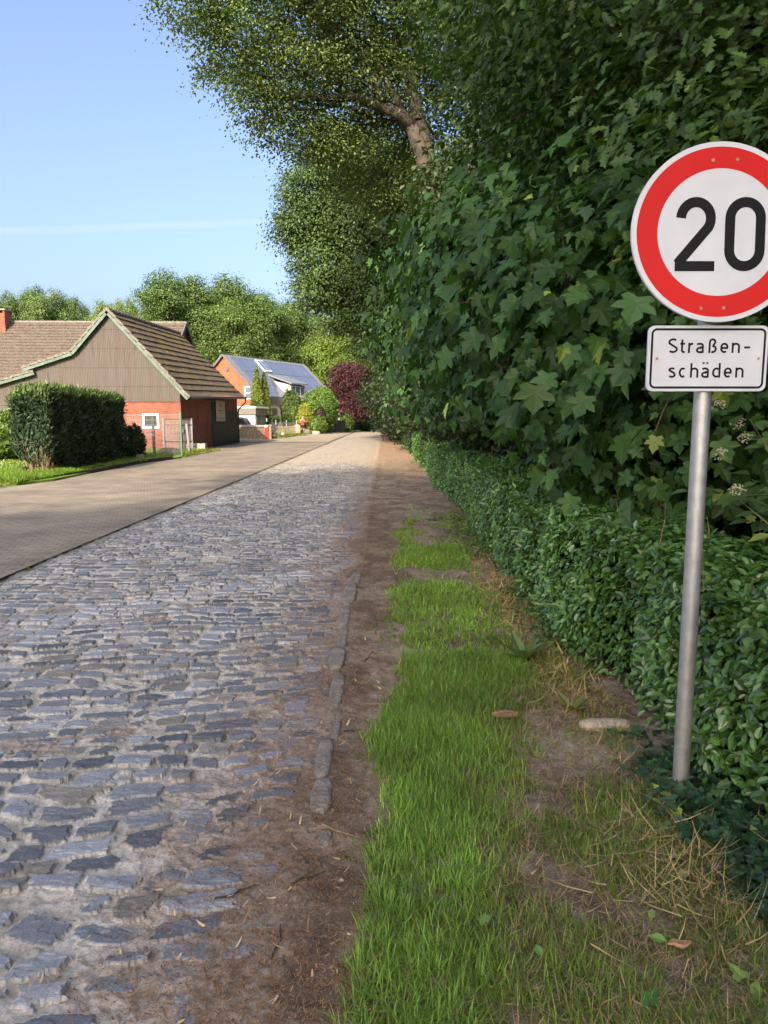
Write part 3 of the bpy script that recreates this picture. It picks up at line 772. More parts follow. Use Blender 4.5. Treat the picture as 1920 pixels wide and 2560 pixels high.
def panel(s0, s1, w0, w1, name='solar_panel'):
    m1 = MB(); g = .03
    m1.prism([slope(s0 + g, w0 + g, .15), slope(s1 - g, w0 + g, .15), slope(s1 - g, w1 - g, .15), slope(s0 + g, w1 - g, .15)], n_ * .035)
    o = m1.build(name, mp_, sol)
    m2 = MB()
    for a, b in (((s0, w0), (s1, w0)), ((s1, w0), (s1, w1)), ((s1, w1), (s0, w1)), ((s0, w1), (s0, w0))):
        m2.bar(slope(a[0], a[1], .168), slope(b[0], b[1], .168), .06, .06, n_)
    m2.build('panel_frame', M['grey_metal'], o)
for r_ in range(3):
    for k in range(4): panel(.7 + k * 1.0, 1.66 + k * 1.0, .3 + r_ * 1.55, 1.82 + r_ * 1.55)
for r_ in range(3):
    for k in range(9 if r_ else 8): panel(14.1 - (k + 1) * 1.0, 14.06 - k * 1.0, .35 + r_ * 1.55, 1.87 + r_ * 1.55)
mb = MB(); mb.prism([slope(4.75, .35, .11), slope(6.0, .35, .11), slope(6.0, 1.7, .11), slope(4.75, 1.7, .11)], n_ * .16); sk = mb.build('skylight', M['white_trim'], sol)
mb = MB(); [mb.prism([slope(a, .45, .275), slope(a + .52, .45, .275), slope(a + .52, 1.6, .275), slope(a, 1.6, .275)], n_ * .01) for a in (4.83, 5.42)]; mb.build('pane', M['glass_blue'], sk)
# dormer
mb = MB(); dz = ZE + 2.1
mb.prism([hp(5.0, 1.9, 5.8), hp(5.0, 4.9, 5.15), hp(5.0, 4.9, 3.4), hp(5.0, 3.2, 4.2)], dv * 2.9); dmr = mb.build('dormer', M['dormer_boards'], sol)
mb = MB(); mb.prism([hp(4.8, 1.5, 6.42), hp(4.8, 5.25, 5.22), hp(8.1, 5.25, 5.22), hp(8.1, 1.5, 6.42)], (0, 0, .14)); mb.build('dormer_roof', M['slate'], dmr)
for a in (5.15, 6.05, 6.95):
    mb = MB(); mb.prism([hp(a - .08, 4.905, 3.98), hp(a + .83, 4.905, 3.98), hp(a + .83, 4.905, 5.05), hp(a - .08, 4.905, 5.05)], nv * .03); wo_ = mb.build('window', M['white_trim'], dmr)
    mb = MB(); mb.prism([hp(a, 4.93, 4.06), hp(a + .75, 4.93, 4.06), hp(a + .75, 4.93, 4.97), hp(a, 4.93, 4.97)], nv * .015); mb.build('pane', M['glass_blue'], wo_)
# gable window + vent
def gwin(w0, w1, z0, z1):
    a = MB(); q = -dv * .06
    a.prism([hp(.25, w0, z0), hp(.25, w1, z0), hp(.25, w1, z1), hp(.25, w0, z1)], q); o = a.build('window', M['white_trim'], sol)
    b = MB(); mid = (z0 + z1) / 2
    for za, zb in ((z0 + .1, mid - .04), (mid + .04, z1 - .1)): b.prism([hp(.185, w0 + .1, za), hp(.185, w1 - .1, za), hp(.185, w1 - .1, zb), hp(.185, w0 + .1, zb)], -dv * .01)
    b.build('pane', M['glass_blue'], o)
gwin(2.6, 3.65, 3.55, 4.85); gwin(2.6, 3.65, 1.6, 2.9)
mb = MB(); c0 = hp(.2, .35, 6.7); mb.tube([c0, c0 - dv * .06], .26, 14); mb.build('round_vent', M['grey_metal'], sol)
# flat-roofed extension along the front with wide boarded fascia
mb = MB(); mb.prism([hp(-1.0, 4.9, 0), hp(13.6, 4.9, 0), hp(13.6, 6.1, 0), hp(-1.0, 6.1, 0)], (0, 0, 3.05)); ext = mb.build('extension', M['white'], sol)
mb = MB(); mb.prism([hp(-1.25, 4.85, 2.98), hp(13.9, 4.85, 2.98), hp(13.9, 6.3, 2.98), hp(-1.25, 6.3, 2.98)], (0, 0, .80)); mb.build('fascia', M['fascia'], ext)
mb = MB(); mb.prism([hp(.1, 6.1, 1.45), hp(.95, 6.1, 1.45), hp(.95, 6.1, 2.6), hp(.1, 6.1, 2.6)], nv * .04); mb.build('shutter', M['fascia'], ext)
mb = MB(); mb.prism([hp(13.9, 4.9, 0), hp(14.3, 4.9, 0), hp(14.3, 6.3, 0), hp(13.9, 6.3, 0)], (0, 0, 4.2)); mb.build('end_panel', M['dark_metal'], ext)

# ---- garage with white walls and boarded fascia
G0 = at(638, 1062, 65.5); gar = empty('garage', (G0.x, G0.y, 0), 'flat white garage with grey boarded fascia beside the solar house', 'garage')
def gp(l, d_, z): return Vector((G0.x, G0.y, 0)) + Vector((-.985, .17, 0)) * l + Vector((.30, .954, 0)) * d_ + Vector((0, 0, z))
mb = MB(); mb.prism([gp(0, 0, 0), gp(6, 0, 0), gp(6, 2.1, 0), gp(0, 2.1, 0)], (0, 0, 1.92)); gw = mb.build('wall', M['white'], gar)
mb = MB(); mb.prism([gp(-.15, -.15, 1.92), gp(6.1, -.15, 1.92), gp(6.1, 2.2, 1.92), gp(-.15, 2.2, 1.92)], (0, 0, .58)); gf = mb.build('fascia', M['fascia'], gar)
mb = MB(); mb.prism([gp(-.22, -.22, 2.50), gp(6.2, -.22, 2.50), gp(6.2, 2.27, 2.50), gp(-.22, 2.27, 2.50)], (0, 0, .17)); mb.build('roof_edge', M['white_trim'], gar)
for a in (.15, 1.12):
    mb = MB(); mb.prism([gp(-.003, a, .02), gp(-.003, a + .85, .02), gp(-.003, a + .85, 1.85), gp(-.003, a, 1.85)], Vector((.05, .0, 0))); mb.build('door', M['fascia'], gar)
mb = MB(); c0 = gp(-.12, 2.03, 1.45); mb.box(c0, (.12, .12, .3)); mb.build('wall_lamp', M['white_trim'], gar)
# ------------------------------------------------------------------ traffic sign
SX, SY = 1.145, 2.54
def disc(r0, r1, y, n=96, c=(0, 0)):
    vs = []; fs = []
    for i in range(n):
        a = 2 * math.pi * i / n; ca, sa = math.cos(a), math.sin(a)
        vs += [(SX + c[0] + r0 * ca, y, c[1] + r0 * sa), (SX + c[0] + r1 * ca, y, c[1] + r1 * sa)]
    for i in range(n):
        j = (i + 1) % n; fs.append((2 * i, 2 * i + 1, 2 * j + 1, 2 * j))
    return vs, fs
def arc(cx, cy, r, a0, a1, n=14, ry=None):
    ry = ry or r
    return [(cx + r * math.cos(R(a0 + (a1 - a0) * i / n)), cy + ry * math.sin(R(a0 + (a1 - a0) * i / n))) for i in range(n + 1)]
def ribbon(mb, pts, wd, place, y, closed=False):
    P = [Vector((a, b, 0)) for a, b in pts]; n = len(P); L = []
    for i in range(n):
        a = P[(i - 1) % n] if (closed or i) else P[i]; b = P[(i + 1) % n] if (closed or i < n - 1) else P[i]
        d1 = (P[i] - a); d2 = (b - P[i]); d1 = d1.normalized() if d1.length > 1e-9 else d2.normalized(); d2 = d2.normalized() if d2.length > 1e-9 else d1
        n1 = Vector((-d1.y, d1.x, 0)); n2 = Vector((-d2.y, d2.x, 0)); m = (n1 + n2).normalized(); k = 1 / max(.42, m.dot(n1))
        L.append((P[i] + m * wd / 2 * k, P[i] - m * wd / 2 * k))
    vs = []
    for a, b in L: vs += [place(a.x, a.y, y), place(b.x, b.y, y)]
    fs = [(2 * i, 2 * i + 1, 2 * ((i + 1) % n) + 1, 2 * ((i + 1) % n)) for i in range(n if closed else n - 1)]
    mb.add(vs, fs)

post = empty('sign_post', (SX, SY, 0), 'galvanised grey steel post carrying the road signs beside the hedge', 'sign post')
mb = MB(); mb.tube([(SX, SY + .045, -.3), (SX, SY + .045, 1.0), (SX, SY + .045, 2.36)], .030, 24, False); mb.build('pole', M['galv'], post, smooth=True)
mb = MB(); mb.tube([(SX, SY + .045, 2.36), (SX, SY + .045, 2.385)], .032, 24); mb.build('cap', M['dark_metal'], post)

SZ = 2.084
sg = empty('speed_limit_sign', (SX, SY, SZ), 'round white speed limit sign with a red ring reading 20', 'road sign')
mb = MB()
n = 96; rim = [(SX + .300 * math.cos(2 * math.pi * i / n), SY, SZ + .300 * math.sin(2 * math.pi * i / n)) for i in range(n)]
mb.prism(rim, (0, .012, 0)); mb.build('plate', M['sign_white'], sg)
mb = MB(); mb.add(*disc(.212, .2830, SY - .0006, 96, (0, SZ))); mb.build('red_ring', M['sign_red'], sg)
pl20 = lambda x, z, y: (SX + x, SY + y, SZ + z)
H = .247; wd = .034; y0 = -.0008
mb = MB(); k = H
def P2(pts, ox): return [(ox + a * k, -H / 2 - .006 + b * k) for a, b in pts]
sw = wd / k / 2
# 2
two = arc(.275, .71, .275 - sw, 178, 0, 16, .29 - sw) + arc(.275, .71, .275 - sw, -4, -32, 4, .29 - sw) + [(.035, sw * 1.45)]
ribbon(mb, P2(two, -.150), wd, pl20, y0)
ribbon(mb, P2([(.0, sw), (.55, sw)], -.150), wd, pl20, y0 - .0002)
# 0
z = arc(.28, .715, .28 - sw, 0, 180, 18, .285 - sw) + arc(.28, .285, .28 - sw, 180, 360, 18, .285 - sw)
ribbon(mb, P2(z, .018), wd, pl20, y0, True)
mb.build('numeral', M['sign_black'], sg)
for dx, dz in ((-.031, .237), (.051, .240), (-.056, -.254), (.022, -.253)):
    mb = MB(); mb.tube([(SX + dx, SY - .0007, SZ + dz), (SX + dx, SY - .004, SZ + dz)], .0060, 10); mb.build('screw', M['screw'], sg)
mb = MB(); mb.box((SX, SY + .040, SZ - .24), (.14, .055, .03)); mb.build('clamp', M['galv'], sg); mb = MB(); mb.box((SX, SY + .040, SZ + .24), (.14, .055, .03)); mb.build('clamp', M['galv'], sg)
sg.location.y -= .014; sg.rotation_euler.x = R(-3)

def rrect(w_, h_, r, n=8):
    o = []
    for cx, cz, a in ((w_ / 2 - r, h_ / 2 - r, 0), (-w_ / 2 + r, h_ / 2 - r, 90), (-w_ / 2 + r, -h_ / 2 + r, 180), (w_ / 2 - r, -h_ / 2 + r, 270)):
        o += arc(cx, cz, r, a, a + 90, n)
    return o
PZ = 1.663; PX = SX - .010
ps = empty('supplementary_sign', (PX, SY, PZ), 'white rectangular plate reading Straßen-schäden under the round sign', 'road sign')
plP = lambda x, z, y: (PX + x, SY + y, PZ + z)
mb = MB(); mb.prism([plP(a, b, 0) for a, b in rrect(.420, .226, .022)], (0, .012, 0)); mb.build('plate', M['sign_white'], ps)
mb = MB(); ribbon(mb, rrect(.394, .200, .016), .0075, plP, -.0007, True); mb.build('border', M['sign_black'], ps)
S_ = .0735 * 2; X_ = .70; lw = .140
def glyph(ch):
    h = lw / 2; r = .27 - h; xr = X_
    a_ = lambda o: None
    if ch == 'S': return [arc(.37, .74, .33 - h, 40, 180, 10, .26 - h)[0:] + [( .12, .66)] + [(.60, .36)] + arc(.37, .26, .35 - h, 10, -140, 10, .26 - h)]
    if ch == 's': return [arc(.29, .53, .26 - h, 35, 200, 9, .17 - h * .9) + [(.42, .33)] + arc(.29, .185, .27 - h, 20, -150, 9, .185 - h * .9)]
    if ch == 't': return [[(.14, .92), (.14, .2)] + arc(.27, .2, .13, 180, 270, 6, .2 - h) + [(.34, h)], [(0, xr - h), (.33, xr - h)]]
    if ch == 'r': return [[(h, 0), (h, xr)], [(h, .42)] + arc(.30, .42, .30 - h, 180, 80, 6, xr - .42 - h)]
    if ch == 'a' or ch == 'ä':
        s = [[(.06, .60)] + arc(.28, .48, .26 - h, 110, 0, 7, xr - .48 - h) + [(.54 - h, 0)],
             arc(.27, .20, .27 - h, 60, 300, 14, .20 - h * .8), [(.27, .40 - h * .2), (.54 - h, .40 - h * .2)], [(.27, h * .8), (.45, h * .8)]]
        if ch == 'ä': s += [[(.14, .94), (.14, 1.06)], [(.40, .94), (.40, 1.06)]]
        return s
    if ch == 'ß': return [[(h, 0), (h, .70)] + arc(.26, .72, .26 - h, 180, 0, 10, .28 - h) + arc(.26, .72, .23 - h, -20, -80, 4, .18) , [(.26, .53)] + arc(.30, .27, .27 - h, 85, -90, 10, .27 - h) + [(.20, h)]]
    if ch == 'e': return [[(h, .34), (.55 - h, .34)] + arc(.28, .40, .28 - h, 0, 180, 12, .30 - h) + arc(.28, .30, .28 - h, 180, 310, 10, .30 - h)]
    if ch == 'n': return [[(h, 0), (h, xr)], [(h, .45)] + arc(.29, .44, .29 - h, 170, 0, 9, xr - .44 - h) + [(.58 - h, 0)]]
    if ch == 'h': return [[(h, 0), (h, 1.0)], [(h, .45)] + arc(.29, .44, .29 - h, 170, 0, 9, xr - .44 - h) + [(.58 - h, 0)]]
    if ch == 'c': return [arc(.28, .35, .28 - h, 55, 305, 14, .35 - h)]
    if ch == 'd': return [[(.58 - h, 0), (.58 - h, 1.0)], arc(.30, .35, .30 - h, 55, 305, 14, .35 - h)]
    if ch == '-': return [[(0, .38), (.42, .38)]]
LS = .0505
def word(txt, xs_, ox, oz):
    m = MB(); i = 0
    for c_, x_ in zip(txt, xs_):
        for st in glyph(c_):
            ribbon(m, [(ox + (x_ + a) * LS, oz + b * LS) for a, b in st], lw * LS, plP, -.0007 - .00006 * (i % 6)); i += 1
    return m
word('Straßen-', (0, .86, 1.42, 1.97, 2.84, 3.65, 4.44, 5.30), -.1420, .019).build('lettering', M['sign_black'], ps)
word('schäden', (0, .76, 1.55, 2.32, 3.08, 3.90, 4.70), -.1370, -.066).build('lettering', M['sign_black'], ps)
for dx in (-.178, .178):
    mb = MB(); mb.tube([plP(dx, 0, -.0008), plP(dx, 0, -.004)], .0042, 10); mb.build('screw', M['screw'], ps)
mb = MB(); mb.box((PX, SY + .040, PZ + .05), (.11, .055, .03)); mb.build('clamp', M['galv'], ps); mb = MB(); mb.box((PX, SY + .040, PZ - .05), (.11, .055, .03)); mb.build('clamp', M['galv'], ps)

# ------------------------------------------------------------------ fence, gate and bits by the barn
def rod_fence(name, label, a, b, h, nv_, mat, post_mat, cat='fence', posts=(1,), rails=8, post_w=.06):
    a, b = Vector(a), Vector(b); root = empty(name, a, label, cat); m = MB()
    L = (b - a).length; k = int(L / .05)
    for i in range(k + 1):
        p = a.lerp(b, i / k); m.bar(p + Vector((0, 0, .05)), p + Vector((0, 0, h)), .005, .005)
    for j in range(rails + 1):
        z = .06 + (h - .1) * j / rails; m.bar(a + Vector((0, 0, z)), b + Vector((0, 0, z)), .012, .012)
    m.build('rod_panel', mat, root)
    for f in posts:
        p = a.lerp(b, f); m = MB(); m.box(p + Vector((0, 0, h / 2)), (post_w, post_w, h + .1)); m.build('post', post_mat, root)
    return root
gpst = gat(455, 1145); gpst.z = 0
rod_fence('rod_mesh_fence', 'thin wire rod fence ending at a green post before the barn', at(322, 1150, 28.6) * 1 - Vector((0, 0, at(322, 1150, 28.6).z)), gpst, 1.68, 0, M['wire'], M['green_post'])
q = gat(386, 1142); gate_p = empty('gate_post', q, 'dark steel gate post with hinges standing before the barn window', 'gate post')
mb = MB(); mb.box(q + Vector((0, 0, .78)), (.09, .09, 1.65)); mb.build('post', M['dark_metal'], gate_p)
mb = MB(); mb.box(q + Vector((-.11, -.02, .95)), (.26, .05, .05)); mb.build('hinge', M['dark_metal'], gate_p); mb = MB(); mb.box(q + Vector((-.10, -.02, .12)), (.30, .05, .05)); mb.build('hinge', M['dark_metal'], gate_p)
g0 = gat(411, 1131); g1 = Vector((at(481, 1112, 32.6).x, 32.6, 0)); gate = empty('garden_gate', g0, 'grey upright-bar steel gate standing open against the barn corner', 'gate')
m = MB(); k = 22
for i in range(1, k): p = g0.lerp(g1, i / k); m.bar(p + Vector((0, 0, .14)), p + Vector((0, 0, 1.48)), .018, .018)
m.build('bars', M['grey_metal'], gate)
for z in (.13, .48, 1.22, 1.47): m = MB(); m.bar(g0 + Vector((0, -.02, z)), g1 + Vector((0, -.02, z)), .04, .04); m.build('rail', M['dark_metal'], gate)
for p in (g0, g1): m = MB(); m.box(p + Vector((0, 0, .80)), (.07, .07, 1.42)); m.build('stile', M['grey_metal'], gate)
m = MB(); m.box(g0.lerp(g1, .70) + Vector((0, -.06, .95)), (.10, .05, .16)); m.build('lock', M['dark_metal'], gate)
sp0 = gat(474, 1136); prop = empty('gate_prop', sp0, 'slanting grey steel prop leaning at the open gate', 'post')
m = MB(); m.bar(sp0, sp0 + Vector((-.10, .05, 1.28)), .09, .07); m.build('upright', M['grey_metal'], prop)
m = MB(); b0 = g1 + Vector((.05, .1, 1.2)); b1 = gat(507, 1110, .3); m.bar(b0, b1, .03, .03); m.bar(b1, g1 + Vector((.05, .1, .22)), .04, .04); m.build('brace', M['grey_metal'], prop)
def rock(name, label, c, r, seed, mat, cat='stone', group=None, squash=2, cut=None):
    rg = random.Random(seed); m = MB(); m.ball((0, 0, 0), (1, 1, 1), 14, 10, .05, rg)
    for i, v in enumerate(m.v):
        k = [1 if abs(c_) < 1e-6 else math.copysign(abs(c_) ** .62, c_) for c_ in v]
        k = [0 if abs(c_) < 1e-6 else q_ for c_, q_ in zip(v, k)]
        m.v[i] = Vector((c[0] + k[0] * r[0] * rg.uniform(.94, 1.06), c[1] + k[1] * r[1] * rg.uniform(.94, 1.06), c[2] + k[2] * r[2] * rg.uniform(.93, 1.05)))
    return tag(m.build(name, mat, None, (c[0], c[1], c[2] - r[2] * .5), smooth=True), label, cat, group)
c0 = gat(424, 1140); rock('sandstone_block', 'pale sandstone block lying below the open gate', (c0.x, c0.y, .13), (.42, .25, .2), 3, M['stone'])
c0 = gat(492, 1128); tr = empty('planter', c0, 'dark empty stone trough against the barn corner', 'trough')
m = MB(); x0, y0 = c0.x, c0.y
m.bb(x0 - .45, x0 + .45, y0 - .22, y0 - .16, 0, .36); m.bb(x0 - .45, x0 + .45, y0 + .16, y0 + .22, 0, .36); m.bb(x0 - .45, x0 - .39, y0 - .16, y0 + .16, 0, .36); m.bb(x0 + .39, x0 + .45, y0 - .16, y0 + .16, 0, .36)
m.build('trough', M['concrete'], tr, bevel=.02); m = MB(); m.bb(x0 - .39, x0 + .39, y0 - .16, y0 + .16, 0, .28); m.build('soil', M['forest_floor'], tr)
# lawn edging; its black also stands in for the conifer hedge's shadow strip
kb = empty('lawn_edging', (-7.9, 20, 0), 'low edging strip between the drive and the lawn, coloured as hedge shadow', 'edging'); m = MB()
pts = [(-8.02, 16.9), (-7.93, 19), (-7.98, 21.5), (-8.1, 24), (-7.75, 26)]
for a, b in zip(pts, pts[1:]): m.bar((a[0], a[1], .05), (b[0], b[1], .05), .07, .14)
m.build('strip', M['black_wood'], kb)

# ------------------------------------------------------------------ things on the street in front of the solar house
w0 = at(560, 1098, 53.4); w1 = at(668, 1098, 53.4)
gwl = empty('garden_wall', (w1.x, 53.4, 0), 'mossy low stone wall with a pale coping before the parked car', 'wall')
m = MB(); m.bb(w0.x, w1.x, 53.4, 53.75, -.05, .93); m.build('wall', M['stone'], gwl)
m = MB(); m.bb(w0.x, w1.x + .03, 53.34, 53.80, .93, 1.06); m.build('coping', M['concrete'], gwl)
c0 = at(667.5, 1098, 53.0); bol = empty('red_bin', (c0.x, 53, 0), 'narrow red upright bin with a white bag on top at the wall end', 'bin')
m = MB(); m.prism([(c0.x - .11, 52.85, 0), (c0.x + .13, 52.85, 0), (c0.x + .13, 53.1, 0), (c0.x - .11, 53.1, 0)], (-.03, 0, .88)); m.build('body', M['red'], bol, bevel=.02)
m = MB(); m.ball((c0.x - .03, 52.97, .96), (.15, .14, .12), 10, 7, .12, random.Random(2)); m.build('bag', M['white_trim'], bol, smooth=True)
c0 = at(676, 1099, 52.6); wp = empty('wood_post', (c0.x, 52.6, 0), 'rough brown wooden post between the red bin and the black boards', 'post')
m = MB(); m.box((c0.x, 52.6, .50), (.20, .20, 1.0)); m.build('post', M['wood'], wp, bevel=.02); m = MB(); m.box((c0.x + .02, 52.58, 1.05), (.27, .25, .11)); m.build('cap', M['wood'], wp)
c0 = at(686.5, 1096, 54.6); bb = empty('plank_stack', (c0.x, 54.6, 0), 'dark slatted pallet stood on its end beside the wooden post', 'pallet')
m = MB()
for z_ in (.12, .42, .72, 1.0): m.box((c0.x, 54.6, z_), (.46, .04, .15), (1, 0, .12 if z_ > .5 else -.05))
m.build('slats', M['black_wood'], bb)
for dx in (-.19, .12): m = MB(); m.box((c0.x + dx, 54.67, .54), (.07, .09, 1.08)); m.build('batten', M['black_wood'], bb)
c0 = at(707, 1094, 62); cone = empty('traffic_cone', (c0.x, 62, 0), 'small faded orange traffic cone on the street', 'traffic cone')
m = MB(); m.bb(c0.x - .2, c0.x + .2, 61.8, 62.2, .03, .07); m.build('base', M['orange'], cone)
m = MB(); m.tube([(c0.x, 62, .07), (c0.x, 62, .2)], [.15, .125], 14); m.tube([(c0.x, 62, .34), (c0.x, 62, .55)], [.09, .035], 14); m.build('cone', M['orange'], cone, smooth=True)
m = MB(); m.tube([(c0.x, 62, .2), (c0.x, 62, .34)], [.125, .09], 14, False); m.build('band', M['white_trim'], cone, smooth=True)
# parked car
cb = at(640, 1070, 60.5); car = empty('parked_car', (cb.x - 2.2, 60.5, 0), 'dark grey estate car parked behind the stone wall', 'car')
prof = [(0, .35), (.02, .75), (.10, .98), (.38, 1.05), (.75, 1.62), (1.1, 1.68), (2.4, 1.66), (2.75, 1.58), (3.45, 1.03), (4.2, .90), (4.42, .62), (4.42, .35)]
cx = cb.x - .15
m = MB(); m.prism([(cx - a, 59.7, b) for a, b in prof], (0, 1.7, 0)); m.build('body', M['car_paint'], car, bevel=.06)
m = MB(); m.prism([(cx - a, 59.692, b) for a, b in ((.52, 1.10), (.86, 1.54), (1.42, 1.57), (1.42, 1.10))], (0, .02, 0)); m.prism([(cx - a, 59.692, b) for a, b in ((1.5, 1.10), (1.5, 1.57), (2.4, 1.55), (2.4, 1.10))], (0, .02, 0)); m.prism([(cx - a, 59.692, b) for a, b in ((2.47, 1.10), (2.47, 1.54), (2.7, 1.5), (3.25, 1.10))], (0, .02, 0)); m.build('side_window', M['glass'], car)
m = MB(); m.prism([(cx - .44, 59.85, 1.12), (cx - .44, 61.25, 1.12), (cx - .70, 61.2, 1.54), (cx - .70, 59.9, 1.54)], (.03, 0, .018)); m.build('rear_window', M['glass'], car)
m = MB(); m.box((cx - .10, 59.80, .98), (.12, .24, .16)); m.build('tail_light', M['tail'], car)
m = MB(); m.tube([(cx - .8, 59.8, 1.71), (cx - 2.4, 59.8, 1.71)], .02, 6); m.tube([(cx - .8, 61.3, 1.71), (cx - 2.4, 61.3, 1.71)], .02, 6); m.build('roof_rail', M['grey_metal'], car)
for a in (.85, 3.55):
    for yy in (59.74, 61.36):
        m = MB(); m.tube([(cx - a, yy - .1, .33), (cx - a, yy + .1, .33)], .33, 20); wl = m.build('wheel', M['tyre'], car)
        m = MB(); m.tube([(cx - a, yy - .115, .33), (cx - a, yy + .115, .33)], .20, 16); m.build('rim', M['grey_metal'], wl)
# picket fence, railings and panels along the front garden
def pickets(name, label, a, b, z0, z1, pitch, wd, th, mat, cat='fence', rails=(.25, .8), arch=0, posts=0):
    a, b = Vector(a), Vector(b); root = empty(name, (a.x, a.y, 0), label, cat); m = MB(); L = (b - a).length; k = max(2, int(L / pitch)); d = (b - a) / L
    for i in range(k + 1):
        p = a.lerp(b, i / k); h = z1 + arch * math.sin(math.pi * ((i / k * posts) % 1)) if posts else z1
        m.box((p.x, p.y, (z0 + h) / 2), (wd, th, h - z0), d)
    m.build('pickets', mat, root)
    for r_ in rails: z = z0 + (z1 - z0) * r_; m = MB(); m.bar(a + Vector((0, .04, z)), b + Vector((0, .04, z)), .03, .05); m.build('rail', mat, root)
    for i in range(posts + 1 if posts else 0):
        p = a.lerp(b, i / posts); m = MB(); m.box((p.x, p.y, z1 / 2 + .08), (.08, .08, z1 + .16)); m.build('post', mat, root)
    return root
f0 = at(693, 1080, 66); f1 = at(738, 1080, 69)
pickets('picket_fence', 'pale wooden picket fence in front of the white wall', (f0.x, 66, 0), (f1.x, 69, 0), .12, .85, .17, .09, .03, M['picket'])
f0 = at(690, 1080, 67.5); f1 = at(742, 1080, 70.5)
pickets('white_railing', 'light metal railing behind the pale wooden pickets', (f0.x, 67.5, 0), (f1.x, 70.5, 0), .3, 1.25, .16, .025, .03, M['zinc'], posts=2)
f0 = at(778, 1078, 74); f1 = at(812, 1078, 77)
pickets('light_railing', 'light grey upright-bar railing beside the yellow bush', (f0.x, 74, 0), (f1.x, 77, 0), .2, 1.30, .14, .03, .03, M['white_trim'], posts=2)
f0 = at(813, 1080, 75); f1 = at(863, 1076, 80)
pickets('arched_fence', 'dark arched fence panels between light posts', (f0.x, 75, 0), (f1.x, 80, 0), .12, 1.25, .11, .09, .02, M['dark_metal'], arch=.16, posts=4)
f0 = at(872, 1074, 86); f1 = at(944, 1070, 98)
pickets('dark_fence', 'dark green board fence under the copper beech', (f0.x, 86, 0), (f1.x, 98, 0), .2, 1.25, .17, .16, .03, M['door_green'], posts=5)
c0 = at(741, 1086, 70); tag(rock('stone_pillar', 'pinkish upright stone at the corner of the picket fence', (c0.x, 70.4, .45), (.42, .3, .55), 8, pmat('pink_stone', (.36, .25, .20), .2, 6, .9)), None, 'stone pillar')
c0 = at(770, 1085, 71.2); rock('boulder', 'grey-green rounded boulder beside the person in red', (c0.x - .25, 71.4, .20), (.55, .4, .35), 9, M['stone'])
c0 = at(782, 1085, 71.5); rock('boulder', 'tan heap of earth right of the grey-green boulder', (c0.x, 72.0, .10), (.75, .5, .24), 10, M['concrete'], 'heap')
cnp = at(862, 1024, 84); par = empty('garden_canopy', (cnp.x, 84, 0), 'small brown flat canopy on thin posts left of the copper beech', 'canopy')
m = MB(); m.bb(cnp.x - .75, cnp.x + .75, 83.4, 84.6, 2.35, 2.6); m.build('roof', M['wood'], par)
for dx in (-.65, .65): m = MB(); m.bb(cnp.x + dx - .05, cnp.x + dx + .05, 83.5, 83.6, 0, 2.35); m.build('leg', M['white_trim'], par)

# ------------------------------------------------------------------ person trimming the yellow bush, seen from behind
pc = at(757, 1085, 72); px_, py_ = pc.x, 72.0
per = empty('person', (px_, py_, .034), 'person in a red sleeveless top and dark shorts trimming a yellow bush', 'person')
def skin(name, verts, edges, radii, mat, parent, sub=2):
    me = bpy.data.meshes.new(name); me.from_pydata([(v[0], v[1], v[2]) for v in verts], edges, []); me.materials.append(mat)
    o = link(name, me, parent); md = o.modifiers.new('skin', 'SKIN'); md.use_smooth_shade = True
    for i, r_ in enumerate(radii):
        sv = me.skin_vertices[0].data[i]; r_ = r_ if hasattr(r_, '__len__') else (r_, r_); sv.radius = r_; sv.use_root = (i == 0)
    s_ = o.modifiers.new('sub', 'SUBSURF'); s_.levels = sub; s_.render_levels = sub
    return o
V_ = [(0, 0, .92), (0, .02, 1.12), (0, .02, 1.36), (0, .03, 1.46), (0, .06, 1.58), (0, .08, 1.70),
      (-.10, 0, .88), (-.12, .02, .48), (-.13, -.02, .10), (-.14, .12, .04), (.10, 0, .88), (.11, .04, .48), (.13, .02, .10), (.14, .16, .04),
      (-.19, .02, 1.38), (-.25, .10, 1.12), (-.10, .32, 1.12), (-.04, .38, 1.14), (.19, .02, 1.38), (.28, .14, 1.14), (.36, .38, 1.18), (.38, .46, 1.20)]
E_ = [(0, 1), (1, 2), (2, 3), (3, 4), (4, 5), (0, 6), (6, 7), (7, 8), (8, 9), (0, 10), (10, 11), (11, 12), (12, 13), (2, 14), (14, 15), (15, 16), (16, 17), (2, 18), (18, 19), (19, 20), (20, 21)]
Rr = [(.15, .12), (.14, .11), (.16, .11), .06, (.085, .10), (.07, .085), .095, .062, .042, .04, .095, .062, .042, .04, .062, .042, .034, .03, .062, .042, .034, .03]
skin('body', V_, E_, Rr, M['skin'], per)
skin('tank_top', [(0, 0, .86), (0, .02, 1.0), (0, .02, 1.15), (0, .02, 1.36), (0, .03, 1.43), (-.13, .02, 1.42), (.13, .02, 1.42)], [(0, 1), (1, 2), (2, 3), (3, 4), (3, 5), (3, 6)], [(.185, .15), (.175, .14), (.175, .14), (.19, .135), (.085, .08), .06, .06], M['shirt'], per)
skin('shorts', [(0, 0, .93), (-.10, 0, .85), (-.12, .01, .56), (.10, 0, .85), (.11, .02, .56)], [(0, 1), (1, 2), (0, 3), (3, 4)], [(.16, .13), .115, .10, .115, .10], M['shorts'], per)
m = MB(); m.ball((px_, py_ + .07, 1.70), (.088, .10, .10), 12, 8); hr = m.build('hair', M['hair'], per, smooth=True); hr.location = (0, 0, .01)
sh = empty('hedge_shears', (px_ + .38, py_ + .46, 1.2), 'dark hedge shears held against the yellow bush', 'shears')
